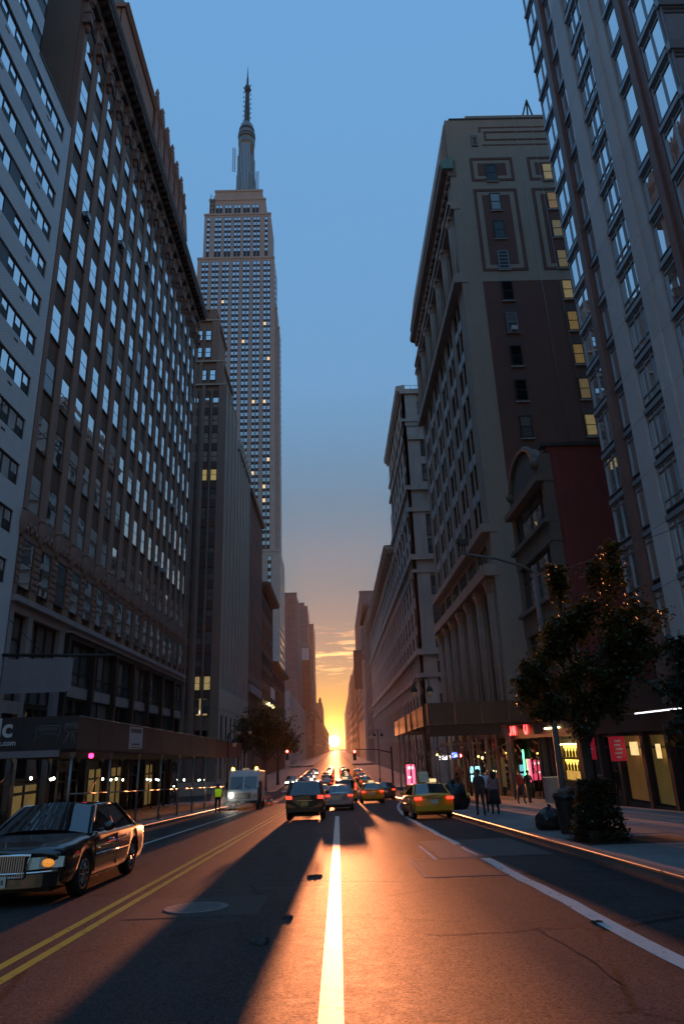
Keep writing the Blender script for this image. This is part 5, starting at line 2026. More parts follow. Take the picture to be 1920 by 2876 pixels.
bag('bulging shiny black rubbish bag alone at the kerb', 6.05, 21.3, .42, .38, .36, 1)
bag('black rubbish bag slumped against the litter bin by the tree', 6.15, 18.9, .30, .28, .34, 2)
t = thing('litter_bin', 'dark mesh litter bin with bulging liner beside the tree planter', 'bin', (6.1, 19.65, g(19.6) + KH))
mb = MB()
mb.lathe([(.24, 0), (.25, .02), (.33, .85), (.34, .9), (.30, .9), (.28, .5)], 20, sm=False)
mb.build('basket', M_post, t)
mb = MB()
mb.lathe([(.35, .84), (.37, .90), (.36, .98), (.30, .96), (.26, .92)], 18)
mb.build('liner', M_bag, t)
mb = MB()
for k in range(9):
    a = k * 2.4
    mb.ball((.14 * math.cos(a), .14 * math.sin(a), .97 + .05 * (k % 3)), .10, None, 8, 5)
mb.build('rubbish_heap', mat('mixed_rubbish', (.18, .12, .10), .6, var=.6, vscale=9), t)
mb = MB()
mb.ball((0, 0, .0), .55, None, 12, 8, (1, .85, 1.3))
o = bag('large dark rubbish heap under a cover behind the yellow taxi', 5.75, 36.6, .75, .7, .8, 5)
for i, (x, y) in enumerate(((-6.0, 60.2), (-5.6, 61.0), (-6.5, 61.2), (-6.9, 60.6))):
    t = thing('traffic_cone', 'orange traffic cone set beside the white step van', 'cone', (x, y, g(y)), 0, 'cones by the van')
    mb = MB()
    mb.lathe([(.16, .03), (.15, .05), (.03, .7), (.02, .7)], 14)
    mb.build('cone_body', mat('cone_orange', (.75, .12, .02), .5, var=.1), t)
    box_part('base', mat('cone_base', (.6, .10, .02), .6), t, -.2, .2, -.2, .2, 0, .035)
    mb = MB()
    mb.lathe([(.115, .26), (.085, .44)], 14)
    mb.build('reflective_collar', mat('cone_white', (.75, .72, .70), .4), t)

# ------------------------------------------------------------------ vehicles
M_black = mat('black_paint', (.006, .006, .007), .28, var=0, coat=1.0, spec=.6)
M_yel = mat('taxi_yellow', (.78, .36, .006), .32, var=0, coat=.8)
M_silver = mat('silver_paint', (.42, .41, .40), .32, metal=.4, var=0, coat=.8)
M_whitep = mat('white_paint', (.66, .66, .66), .35, var=.06, vscale=2, coat=.5)
M_char = mat('charcoal_paint', (.03, .03, .032), .3, var=0, coat=.9)
M_tyre = mat('tyre_rubber', (.012, .012, .012), .75, var=.2, vscale=10)
M_rim = mat('alloy_rim', (.45, .44, .43), .25, metal=.9, var=.1)
M_chr = mat('chrome_trim', (.72, .72, .72), .09, metal=1.0, var=0)
M_grey_chr = mat('satin_chrome', (.38, .38, .40), .3, metal=.8, var=0)
M_trim = mat('black_trim', (.012, .012, .012), .5, var=0)
M_carglass = glass('car_glass', (.006, .007, .008), ior=1.9, wav=.01, ws=.8, rough=.01)
M_carclear = mat('car_interior_dark', (.010, .009, .009), .7, var=0)
M_hl = mat('headlamp_lens', (.62, .55, .42), .12, var=.35, vscale=26, metal=.3, coat=1.0)
M_amber = glow('amber_reflection', (1.0, .36, .05), .55, .95, 45)  # emission imitates amber light reflected in the headlamps
M_tail_on = glow('tail_lamp_lit', (1.0, .06, .03), 1.3, .75, 30)
M_tail = mat('tail_lamp', (.30, .008, .008), .15, var=.2, vscale=20, coat=1.0)
M_plate = mat('number_plate', (.60, .56, .48), .45, var=.12, vscale=14)
M_plate_y = mat('number_plate_gold', (.62, .42, .10), .45, var=.12, vscale=14)
M_ink = mat('plate_ink', (.03, .035, .08), .6, var=0)
M_beam = glow('head_beam', (1.0, .95, .75), 22)
M_beam2 = glow('van_head_beam', (1.0, .97, .80), 60)
M_beam2.cycles.emission_sampling = 'AUTO'


def eval_bool(ob, cutters):
    for c in cutters:
        md = ob.modifiers.new('cut', 'BOOLEAN')
        md.operation = 'DIFFERENCE'
        md.solver = 'EXACT'
        md.object = c
    me = evaluated(ob)
    ob.modifiers.clear()
    ob.data = me
    for c in cutters:
        bpy.data.objects.remove(c)


def interp(tab, y):
    if y <= tab[0][0]:
        return tab[0][1:]
    for a, b in zip(tab[:-1], tab[1:]):
        if y <= b[0]:
            k = (y - a[0]) / (b[0] - a[0])
            k = k * k * (3 - 2 * k) * .5 + k * .5
            return tuple(p + (q - p) * k for p, q in zip(a[1:], b[1:]))
    return tab[-1][1:]


def make_car(name, label, cat, paint, D, lit_tail=False, group=None, taxi=False, chrome=False, plate=M_plate, simple=False):
    """D: body table rows (y, half width, underside z, shoulder z, deck z); y runs from tail to nose"""
    t = thing(name, label, cat, group=group)
    tab = D['body']
    L0, L1 = tab[0][0], tab[-1][0]
    W = D['w']
    ys = []
    n = 40
    for i in range(n + 1):
        ys.append(L0 + (L1 - L0) * i / n)
    NB, TB = D.get('nosebow', .26), D.get('tailbow', .14)

    def bow(x, y, w):
        k = min(1.0, abs(x) / max(w, .01)) ** 2.4
        a_ = max(0.0, min(1.0, (y - (L1 - .9)) / .9))
        b_ = max(0.0, min(1.0, ((L0 + .7) - y) / .7))
        return y - NB * k * a_ * a_ + TB * k * b_ * b_
    mb = MB()
    rings = []
    for y in ys:
        w, zb, zs, zt = interp(tab, y)
        zm = (zb + zs) / 2
        half = [(0, zb), (w * .82, zb), (w * .955, zb + .07), (w, zb + .22), (w * 1.005, zm + .05), (w * .985, zs - .07), (w * .935, zs), (w * .72, zs + (zt - zs) * .72), (w * .36, zs + (zt - zs) * .95), (0, zt)]
        ring = half + [(-x, z) for x, z in half[-2:0:-1]]
        rings.append([(x, bow(x, y, w), z) for x, z in ring])
    k = len(rings[0])
    for r in rings:
        mb.v += r
    for i in range(n):
        for j in range(k):
            a, b = i * k + j, i * k + (j + 1) % k
            mb.f.append((a, a + k, b + k, b))
            mb.m.append(0)
            mb.smooth.append(True)
    mb.f.append(tuple(range(k)))
    mb.f.append(tuple(n * k + j for j in range(k))[::-1])
    mb.m += [0, 0]
    mb.smooth += [False, False]
    body = mb.build('body', paint, t)
    R = D['r']
    cut = []
    for yw in D['axles']:
        for s in (-1, 1):
            c = MB()
            c.lathe([(R + .055, 0), (R + .055, s * .42)] if s > 0 else [(R + .055, s * .42), (R + .055, 0)], 28, c=(s * (W - .34) if s > 0 else s * (W - .34), yw, R), axis='x')
            cut.append(c.build('cutter', None))
    if not simple:
        eval_bool(body, cut)
        body.data.materials.clear()
        body.data.materials.append(paint)
        for p in body.data.polygons:
            p.material_index = 0
    else:
        for c in cut:
            bpy.data.objects.remove(c)
    box_part('chassis', M_trim, t, -W * .7, W * .7, L0 + .4, L1 - .4, .17, .5)
    # wheels

    def mk_tyre():
        m2 = MB()
        m2.lathe([(R * .66, -.09), (R * .9, -.105), (R * .985, -.08), (R, -.03), (R, .03), (R * .985, .08), (R * .9, .105), (R * .66, .09)], 32, axis='x')
        return m2.mesh('wheel', M_tyre)

    def mk_rim():
        m2 = MB()
        m2.lathe([(R * .60, -.02), (R * .68, .06), (R * .69, .088), (R * .63, .085), (R * .58, .03)], 32, axis='x')
        for q in range(D.get('spokes', 9)):
            a = 2 * math.pi * q / D.get('spokes', 9)
            ca, sa = math.cos(a), math.sin(a)
            m2.tube([(.07, ca * .03, sa * .03), (.075, ca * R * .35, sa * R * .35), (.05, ca * R * .64, sa * R * .64)], [.028, .026, .03], 6)
        m2.lathe([(.001, .09), (.07, .085), (.075, .05)], 16, axis='x')
        m2.lathe([(.001, -.03), (R * .6, -.03), (R * .6, -.01), (.001, -.01)], 24, M_trim, axis='x')
        m2.mats.insert(0, M_rim) if M_rim not in m2.mats else None
        return m2
    tm = shared(('tyre', R), mk_tyre)

    def rim_mesh():
        m2 = MB()
        m2.mi(M_rim)
        src = mk_rim()
        m2.v, m2.f, m2.smooth = src.v, src.f, src.smooth
        nd = 24 + 2
        m2.m = [0] * len(src.f)
        m2.mi(M_trim)
        for q in range(len(src.f) - (24 * 3 + 2), len(src.f)):
            m2.m[q] = 1
        return m2.mesh('rim')
    rm = shared(('rim', R, D.get('spokes', 9)), rim_mesh)
    for yw in D['axles']:
        for s in (-1, 1):
            wv = link('wheel', tm, t, (s * (W - .125), yw, R), (0, 0, 0 if s > 0 else math.pi))
            link('rim', rm, wv, (.012, 0, 0))
    # greenhouse: belt outline to roof outline
    ya, yb, yc, yd = D['cab']        # rear base, rear roof, front roof, windscreen base
    zb_, zr = D['belt'], D['roof']
    wb, wr = W * .915, W * D.get('tumble', .70)

    def P(s, y, k):
        return (s * (wb + (wr - wb) * k), y, zb_ + (zr - .07 - zb_) * k)

    core = MB()
    e = .985
    core.hull8([(-wb * e, ya, zb_ - .08), (wb * e, ya, zb_ - .08), (wb * e, yd, zb_ - .08), (-wb * e, yd, zb_ - .08), (-wr * e, yb, zr - .06), (wr * e, yb, zr - .06), (wr * e, yc, zr - .06), (-wr * e, yc, zr - .06)])
    core.build('cabin', M_carclear, t)
    # roof skin with crown
    mb = MB()
    nx, ny = 8, 8
    idx = []
    for j in range(ny + 1):
        v = j / ny
        y = yb - .05 + (yc + .05 - yb + .05) * v
        row = []
        for i in range(nx + 1):
            u = -1 + 2 * i / nx
            z = zr - .055 * abs(u) ** 3 - .05 * (2 * v - 1) ** 4
            row.append(len(mb.v))
            mb.v.append((u * (wr + .012), y, z))
        idx.append(row)
    for j in range(ny):
        for i in range(nx):
            mb.f.append((idx[j][i], idx[j][i + 1], idx[j + 1][i + 1], idx[j + 1][i]))
            mb.m.append(0)
            mb.smooth.append(True)
    rf = mb.build('roof', paint, t)
    md = rf.modifiers.new('thick', 'SOLIDIFY')
    md.thickness = .05

    def pane(nm, pts, m, th=.014, bow=0.0, nrm=None):
        mb = MB()
        pts = [Vector(p) for p in pts]
        nn = (pts[1] - pts[0]).cross(pts[3] - pts[0]).normalized()
        if nrm is not None and nn.dot(Vector(nrm)) < 0:
            nn = -nn
        N_ = 6
        g_ = []
        for j in range(N_ + 1):
            for i in range(N_ + 1):
                u, v = i / N_, j / N_
                p = (pts[0] * (1 - u) + pts[1] * u) * (1 - v) + (pts[3] * (1 - u) + pts[2] * u) * v
                p = p + nn * (th + bow * (1 - (2 * u - 1) ** 2))
                mb.v.append(tuple(p))
        for j in range(N_):
            for i in range(N_):
                a = j * (N_ + 1) + i
                f = (a, a + 1, a + N_ + 2, a + N_ + 1)
                mb.f.append(f)
                mb.m.append(0)
                mb.smooth.append(True)
        return mb.build(nm, m, t)

    pane('windshield', [(-wb * .93, yd - .02, zb_), (wb * .93, yd - .02, zb_), (wr * .92, yc + .03, zr - .075), (-wr * .92, yc + .03, zr - .075)], M_carglass, .012, .10, (0, 1, .5))
    pane('rear_window', [(-wb * .90, ya + .03, zb_ + .02), (wb * .90, ya + .03, zb_ + .02), (wr * .90, yb - .03, zr - .085), (-wr * .90, yb - .03, zr - .085)], M_carglass, .012, .06, (0, -1, .5))
    ymid = D.get('bpillar', (ya + yd) / 2)
    for s in (-1, 1):
        def yat(bot, top, k):
            return bot + (top - bot) * k
        k0, k1 = .04, .93
        fr_ = (yat(yd, yc, k0) - .12, yat(yd, yc, k1) - .07)
        rr_ = (yat(ya, yb, k0) + D.get('cpillar', .28), yat(ya, yb, k1) + D.get('cpillar', .28) * .7)
        for (b0, b1, t0, t1) in ((rr_[0], ymid - .04, rr_[1], ymid - .04), (ymid + .04, fr_[0], ymid + .04, fr_[1])):
            pane('side_window', [P(s, b0, k0), P(s, b1, k0), P(s, t1, k1), P(s, t0, k1)], M_carglass, .012, .0, (s, 0, .3))
        # pillars and cant rail as slim bars
        for (y0, y1, th) in ((yd, yc, .055), (ymid, ymid, .045), (ya + .06, yb + .04, .07)):
            mb = MB()
            mb.tube([P(s, y0, -.03), P(s, (y0 + y1) / 2, .5), P(s, y1, 1.0)], th * .62, 6)
            mb.build('pillar', paint if y0 != y1 else M_trim, t)
        mb = MB()
        mb.tube([P(s, ya + .05, 0), P(s, ymid, -.01), P(s, yd, 0)], .018, 6)
        mb.build('belt_trim', M_chr if chrome else M_trim, t)
        mb = MB()
        mb.tube([P(s, yb, 1.02), P(s, (yb + yc) / 2, 1.04), P(s, yc, 1.02)], .03, 6)
        mb.build('cant_rail', M_chr if chrome else paint, t)
        if not simple:
            # mirror, handles, side moulding
            mb = MB()
            mb.ball((s * (W + .10), yd - .42, zb_ + .10), .12, None, 10, 8, (1.0, .62, .72))
            mb.tube([(s * (W - .08), yd - .38, zb_ + .03), (s * (W + .06), yd - .40, zb_ + .07)], .03, 6)
            mb.build('mirror', paint, t)
            for yh in (ymid - .62, ymid + .30 if D.get('twodoor') else ymid + .26):
                mb = MB()
                mb.tube([(s * (W * .985), yh, zb_ - .14), (s * (W * .985 + .035), yh + .04, zb_ - .135), (s * (W * .985 + .035), yh + .16, zb_ - .135), (s * (W * .985), yh + .2, zb_ - .14)], .014, 6)
                mb.build('door_handle', M_chr, t)
            mb = MB()
            zz = (interp(tab, 0)[1] + interp(tab, 0)[2]) / 2 + .02
            mb.tube([(s * (W * 1.008), D['axles'][0] + R + .1, zz), (s * (W * 1.008), D['axles'][1] - R - .1, zz)], .018, 6)
            mb.build('side_moulding', M_chr if chrome else M_trim, t)
            for yy_ in (ymid, yd - .1):
                mb = MB()
                mb.box(s * (W * .99), s * (W * 1.0095), yy_ - .006, yy_ + .006, .32, zb_ - .06)
                mb.build('door_seam', M_trim, t)
    # tail and nose details
    w0, zb0, zs0, zt0 = interp(tab, L0 + .02)
    wt, _, zst, ztt = interp(tab, L0 + .12)
    tl = D.get('tail', (.30, .14, zs0 - .16))
    for s in (-1, 1):
        mb = MB()
        cx = s * (wt - tl[0] * .5 - .02)
        mb.prism([(cx - tl[0] / 2, tl[2]), (cx + tl[0] / 2, tl[2]), (cx + tl[0] / 2, tl[2] + tl[1]), (cx - tl[0] / 2, tl[2] + tl[1])], 'y', L0 + (.02 if D.get('tailbow', .14) > .1 else -.02), L0 + .2)
        mb.build('taillight', M_tail_on if lit_tail else M_tail, t)
    pz_ = D.get('platez', (zb0 + zs0) / 2 + .08)
    box_part('license_plate', plate, t, -.16, .16, L0 - .035, L0 - .012, pz_ - .08, pz_ + .08)
    box_part('boot_trim', M_chr, t, -w0 * .42, w0 * .42, L0 - .028, L0 - .005, pz_ + .12, pz_ + .15)
    w1, zb1, zs1, zt1 = interp(tab, L1 - .02)
    def sweep(nm, m, y, w, z0, z1, out, parent=t, x0=-1.0, x1=1.0, N=18):
        """a bar that follows the nose or tail in plan"""
        mb = MB()
        sg = 1 if y > 0 else -1
        P_ = []
        for q in range(N + 1):
            x = w * (x0 + (x1 - x0) * q / N)
            P_.append((x, bow(x, y, w)))
        for (xa, ya_), (xb, yb_) in zip(P_[:-1], P_[1:]):
            lo, hi = (-.10, out) if sg > 0 else (-out, .10)
            mb.hull8([(xa, ya_ + lo, z0), (xb, yb_ + lo, z0), (xb, yb_ + hi, z0), (xa, ya_ + hi, z0), (xa, ya_ + lo, z1), (xb, yb_ + lo, z1), (xb, yb_ + hi - .02 * sg * (sg > 0), z1), (xa, ya_ + hi - .02 * sg * (sg > 0), z1)])
        return mb.build(nm, m, parent)
    sweep('rear_bumper', paint, L0, w0 * 1.03, zb0 - .03, zb0 + .17, .06)
    sweep('front_bumper', paint, L1, w1 * 1.02, zb1 - .04, zb1 + .16, .07)
    sweep('air_intake', M_trim, L1, w1 * .6, zb1 - .02, zb1 + .04, .075)
    for s in (-1, 1):
        hb = D.get('head', (.44, .17))
        z0 = zs1 - hb[1] - .02
        mb = MB()
        pts_ = []
        for q in range(9):
            k_ = q / 8
            if k_ < .62:
                x = w1 * (.46 + .56 * k_ / .62)
                pts_.append((s * x, bow(x, L1, w1) + .012, k_))
            else:
                yy_ = bow(w1, L1, w1) + .012 - .34 * (k_ - .62) / .38
                ww_ = interp(tab, min(L1, yy_ + .1))[0]
                pts_.append((s * max(w1 * 1.02, ww_ * .985), yy_, k_))
        for (xa, ya_, ka), (xb, yb_, kb) in zip(pts_[:-1], pts_[1:]):
            ha, hb_ = hb[1] * (1 - .35 * max(0, ka - .5)), hb[1] * (1 - .35 * max(0, kb - .5))
            a0, a1, b0, b1 = (xa, ya_, z0 + .02 * ka), (xa, ya_ - .04, z0 + ha), (xb, yb_, z0 + .02 * kb), (xb, yb_ - .04, z0 + hb_)
            ia, ib = (xa * .93, ya_ - .12), (xb * .93, yb_ - .12)
            mb.hull8([(a0[0], a0[1], a0[2]), (b0[0], b0[1], b0[2]), (ib[0], ib[1], b0[2]), (ia[0], ia[1], a0[2]), a1, b1, (ib[0], ib[1], b1[2]), (ia[0], ia[1], a1[2])] if s < 0 else
                     [(ia[0], ia[1], a0[2]), (ib[0], ib[1], b0[2]), (b0[0], b0[1], b0[2]), (a0[0], a0[1], a0[2]), (ia[0], ia[1], a1[2]), (ib[0], ib[1], b1[2]), b1, a1])
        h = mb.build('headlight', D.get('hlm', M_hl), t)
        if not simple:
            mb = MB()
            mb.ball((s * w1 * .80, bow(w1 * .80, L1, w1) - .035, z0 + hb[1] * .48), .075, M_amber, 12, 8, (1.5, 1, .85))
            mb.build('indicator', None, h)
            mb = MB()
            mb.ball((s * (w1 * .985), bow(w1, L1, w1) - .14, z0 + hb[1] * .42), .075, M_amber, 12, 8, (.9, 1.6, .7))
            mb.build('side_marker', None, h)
    if D.get('grille'):
        gw, gz0, gz1 = D['grille']
        gr = MB()
        gr.box(-gw, gw, L1 - .05, L1 + .035, gz0, gz1)
        gr.build('grille', M_trim, t)
        mb = MB()
        mb.tube([(-gw - .01, L1 + .04, gz0), (gw + .01, L1 + .04, gz0), (gw * 1.18, L1 + .02, gz1), (-gw * 1.18, L1 + .02, gz1), (-gw - .01, L1 + .04, gz0)], .022, 6)
        mb.build('grille_surround', M_chr, t)
        nb = 22
        for i in range(nb):
            x = -gw + 2 * gw * (i + .5) / nb

            def mkbar():
                m2 = MB()
                m2.hull8([(-.009, 0, 0), (.009, 0, 0), (.009, .03, 0), (-.009, .03, 0), (-.009, -.02, gz1 - gz0), (.009, -.02, gz1 - gz0), (.009, .012, gz1 - gz0), (-.009, .012, gz1 - gz0)])
                return m2.mesh('grille_bar', M_grey_chr)
            link('grille_bar', shared(('gbar', gz1 - gz0), mkbar), t, (x, L1 + .03, gz0))
        mb = MB()
        mb.tube([(0, L1 - .12, zt1 + .02), (0, L1 - .13, zt1 + .14)], [.012, .008], 6)
        mb.box(-.004, .004, L1 - .15, L1 - .11, zt1 + .07, zt1 + .15)
        mb.build('hood_ornament', M_chr, t)
        p = box_part('license_plate', M_plate, t, -.16, .16, L1 + .072, L1 + .088, zb1 - .02, zb1 + .14)
        for i in range(6):
            box_part('plate_character', M_ink, p, -.12 + i * .04, -.096 + i * .04, L1 + .088, L1 + .091, zb1 + .025, zb1 + .09)
        mb = MB()
        mb.tube([(w1 * q_ / 10 * 1.01, bow(w1 * q_ / 10, L1, w1) + .065, zb1 + .165) for q_ in range(-10, 11)], .02, 6)
        mb.build('bumper_trim', M_chr, t)
    if taxi:
        rs = box_part('roof_sign', glow('taxi_sign', (1.0, .72, .35), .5, .3, 6), t, -.22, .22, (yb + yc) / 2 - .10, (yb + yc) / 2 + .10, zr + .02, zr + .17)
        if taxi == 2:
            mb = MB()
            mb.prism([(-.6, zr + .03), (.6, zr + .03), (.12, zr + .48), (-.12, zr + .48)], 'x', -.22, .22)
            ad = mb.build('roof_advert', mat('advert_panel', (.60, .40, .20), .35, var=.5, vscale=5), t, (-.1, (yb + yc) / 2 + .2, 0))
            rs.location = (.25, 0, 0)
    return t


TOWN = dict(w=.97, r=.335, axles=(-1.43, 1.43), spokes=10, belt=.93, roof=1.44, cab=(-1.72, -.92, .38, 1.12), bpillar=-.22, cpillar=.34, tumble=.70,
            grille=(.40, .42, .73), head=(.5, .17), platez=.62,
            body=[(-2.66, .80, .36, .74, .86), (-2.55, .90, .26, .88, .97), (-2.2, .95, .22, .93, 1.02), (-1.6, .97, .20, .95, 1.02), (-.5, .975, .19, .94, .98), (.8, .97, .19, .93, .99), (1.3, .965, .20, .90, .97), (2.0, .945, .22, .83, .90), (2.42, .90, .25, .77, .83), (2.56, .82, .32, .70, .76)])
SUVD = dict(tailbow=.08, w=.92, r=.36, axles=(-1.35, 1.35), spokes=7, belt=1.06, roof=1.72, cab=(-2.12, -1.80, .45, 1.25), bpillar=-.35, cpillar=.30, tumble=.80, tail=(.28, .15, .92), platez=.72,
            body=[(-2.22, .84, .42, 1.00, 1.10), (-2.14, .90, .32, 1.06, 1.12), (-1.6, .92, .26, 1.07, 1.13), (0, .925, .25, 1.05, 1.12), (1.1, .92, .26, 1.02, 1.12), (1.7, .90, .28, .95, 1.05), (2.15, .84, .32, .86, .95), (2.25, .76, .40, .78, .86)])
SEDAN = dict(w=.90, r=.325, axles=(-1.36, 1.36), spokes=8, belt=.92, roof=1.44, cab=(-1.80, -1.0, .30, 1.15), bpillar=-.28, cpillar=.36, tumble=.70, tail=(.30, .11, .78), platez=.70,
             body=[(-2.34, .78, .40, .80, .95), (-2.24, .86, .28, .92, 1.03), (-1.8, .895, .22, .96, 1.04), (-.4, .905, .20, .93, .98), (.9, .90, .20, .91, .98), (1.5, .885, .22, .85, .93), (2.1, .83, .25, .74, .82), (2.34, .70, .34, .64, .70)])
VAN = dict(tailbow=.06, w=.95, r=.34, axles=(-1.5, 1.5), spokes=8, belt=1.02, roof=1.78, cab=(-2.38, -2.22, .9, 1.75), bpillar=-.1, cpillar=.34, tumble=.82, tail=(.16, .5, .95), platez=.72,
           body=[(-2.46, .88, .38, .98, 1.06), (-2.38, .93, .28, 1.02, 1.08), (0, .95, .22, 1.02, 1.08), (1.7, .93, .24, .98, 1.06), (2.2, .86, .28, .84, .94), (2.4, .76, .36, .72, .80)])


def put(t, x, y, rz=0.0):
    t.location = (x, y, g(y))
    t.rotation_euler = (math.atan(g(y + 1) - g(y)) * (1 if abs(rz) < 1.5 else -1), 0, rz)
    return t


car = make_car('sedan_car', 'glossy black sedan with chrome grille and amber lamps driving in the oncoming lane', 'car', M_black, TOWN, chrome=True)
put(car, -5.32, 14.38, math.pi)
suv = make_car('suv_car', 'black sport utility car seen from behind with glowing red tail lamps', 'car', M_black, SUVD, lit_tail=True, plate=M_plate_y)
put(suv, -1.60, 36.6)
taxi = make_car('taxi_cab', 'yellow taxi sedan with roof advert pulled in at the kerb', 'taxi', M_yel, SEDAN, lit_tail=True, taxi=2)
put(taxi, 3.98, 33.6, .04)
sil = make_car('sedan_car', 'silver sedan alongside the black sport utility car at the white lane line', 'car', M_silver, SEDAN, lit_tail=True)
put(sil, -.10 + .15, 46.6, -.02)
vant = make_car('taxi_van', 'boxy yellow taxi van ahead of the silver sedan', 'taxi', M_yel, VAN, lit_tail=True, taxi=1)
put(vant, .55, 61.5)
tx2 = make_car('taxi_cab', 'yellow taxi sedan stopped to the kerb side of the boxy taxi van', 'taxi', M_yel, SEDAN, lit_tail=True, taxi=1)
put(tx2, 2.55, 57.3)
blk = copy_tree(sil)
tag(blk, 'dark car at the kerb just past the stopped yellow taxi', 'car')
for o in blk.children:
    if o.data and o.data.materials and o.data.materials[0] == M_silver:
        o.data = o.data.copy()
        o.data.materials[0] = M_char
put(blk, 4.0, 64.5)
far_src = {'s': sil, 'b': blk, 't': tx2, 'v': vant, 'u': suv}
far_cars = [('t', -1.7, 66.5), ('b', -1.7, 104), ('s', 1.3, 102.5), ('t', 3.9, 106), ('u', -1.7, 111), ('t', 1.3, 110), ('v', -1.75, 119), ('t', 1.35, 118), ('b', 3.8, 120), ('s', -1.7, 127), ('t', 1.3, 127),
            ('v', 1.4, 136), ('t', -1.7, 136), ('b', -1.7, 146), ('t', 3.8, 142), ('s', 1.3, 148), ('t', -1.7, 160), ('b', 1.3, 163)]
for k, x, y in far_cars:
    c = copy_tree(far_src[k])
    nm = {'s': 'silver sedan', 'b': 'dark sedan', 't': 'yellow taxi', 'v': 'boxy taxi van', 'u': 'black sport utility car'}[k]
    blockw = ('short of the avenue crossing' if y < 90 else 'queueing beyond the avenue ' + ('along the double yellow line' if x < 0 else ('in the middle of the carriageway' if x < 2 else 'close to the department store kerb')))
    tag(c, '%s %s' % (nm, blockw), 'car' if k in 'sbu' else 'taxi', 'traffic queueing towards the sun')
    put(c, x, y)
ONC = dict(SEDAN, hlm=M_beam)
onc = make_car('sedan_car', 'dark car with bright headlamps coming up the street beyond the avenue', 'car', M_char, ONC, simple=True, group='oncoming cars beyond the avenue')
put(onc, -5.2, 112, math.pi)
for x, y in ((-5.2, 126), (-5.3, 139), (-5.2, 158), (-7.6, 118)):
    put(copy_tree(onc), x, y, math.pi)

# white step van facing the camera, amber beacons on the roof
t = thing('step_van', 'white boxy step van with amber roof beacons and one blazing headlamp', 'van', (0, 0, 0))
VB = []
mb = MB()
mb.prism([(-2.9, .45), (1.9, .45), (2.0, .6), (2.0, 1.25), (1.62, 1.32), (1.30, 2.35), (1.2, 2.62), (-2.9, 2.62)], 'x', -1.08, 1.08)
bd = mb.build('body', M_whitep, t)
bv = bd.modifiers.new('b', 'BEVEL')
bv.width = .06
bv.segments = 3
for s in (-1, 1):
    mb = MB()
    mb.hull8([(s * .5 - .45, 1.60, 1.36), (s * .5 + .45, 1.60, 1.36), (s * .5 + .45, 1.64, 1.36), (s * .5 - .45, 1.64, 1.36), (s * .5 - .45, 1.34, 2.18), (s * .5 + .45, 1.34, 2.18), (s * .5 + .45, 1.38, 2.18), (s * .5 - .45, 1.38, 2.18)])
    mb.build('windshield', glass('van_glass', (.05, .05, .055), ior=1.9), t)
    mb = MB()
    mb.lathe([(.12, 0), (.13, .03), (.05, .05)], 14, M_beam2 if s > 0 else M_hl, (s * .80, 2.0, .98), axis='y')
    mb.build('headlight', None, t)
    mb = MB()
    mb.tube([(s * .55, 1.66, 1.36), (s * .2, 1.62, 1.62)], .014, 5)
    mb.build('wiper', M_trim, t)
    mb = MB()
    mb.lathe([(.10, 0), (.11, .06), (.08, .16), (.02, .19)], 12, glow('amber_beacon', (1.0, .45, .03), 14), (s * .85, 1.0, 2.63))
    mb.build('beacon', None, t)
    for yw in (-1.9, 1.15):
        mb = MB()
        mb.lathe([(.25, -.11), (.37, -.12), (.40, -.06), (.40, .06), (.37, .12), (.25, .11)], 24, axis='x')
        w_ = mb.build('wheel', M_tyre, t, (s * .98, yw, .40))
        mb = MB()
        mb.lathe([(.001, .06 * s), (.24, .07 * s), (.26, .11 * s)], 20, axis='x')
        mb.build('rim', M_rim, w_)
    mb = MB()
    mb.box(s * 1.1, s * 1.3, 1.42, 1.47, 1.45, 1.85)
    mb.tube([(s * 1.0, 1.4, 1.6), (s * 1.15, 1.44, 1.6)], .02, 5)
    mb.build('mirror', M_trim, t)
box_part('grille', M_trim, t, -.55, .55, 1.98, 2.03, .72, 1.10)
box_part('front_bumper', M_trim, t, -1.06, 1.06, 1.95, 2.12, .42, .60)
box_part('roof_hatch', M_whitep, t, -.2, .2, .2, .6, 2.6, 2.78)
box_part('number_plate', M_plate, t, -.16, .16, 2.12, 2.135, .46, .58)
put(t, -6.75, 53.5, math.pi)

# drifting steam in front of the van
mb = MB()
mb.ball((0, 0, 0), 1.0, None, 24, 14, (1.5, 1.3, .62))
mb.ball((-.9, -.3, .1), .8, None, 18, 10, (1.1, 1.0, .6))
sm = bpy.data.materials.new('steam_vapour')
sm.use_nodes = True
sn = sm.node_tree.nodes
sn.clear()
so_ = sn.new('ShaderNodeOutputMaterial')
sv_ = sn.new('ShaderNodeVolumePrincipled')
sv_.inputs['Color'].default_value = (.95, .95, .95, 1)
sv_.inputs['Anisotropy'].default_value = .2
st_ = sn.new('ShaderNodeTexNoise')
st_.inputs['Scale'].default_value = 1.6
st_.inputs['Detail'].default_value = 4
sr_ = sn.new('ShaderNodeMapRange')
sr_.inputs[1].default_value = .42
sr_.inputs[2].default_value = .75
sr_.inputs[3].default_value = 0
sr_.inputs[4].default_value = 1.6
stc = sn.new('ShaderNodeTexCoord')
sm.node_tree.links.new(stc.outputs['Object'], st_.inputs[0])
sm.node_tree.links.new(st_.outputs[0], sr_.inputs[0])
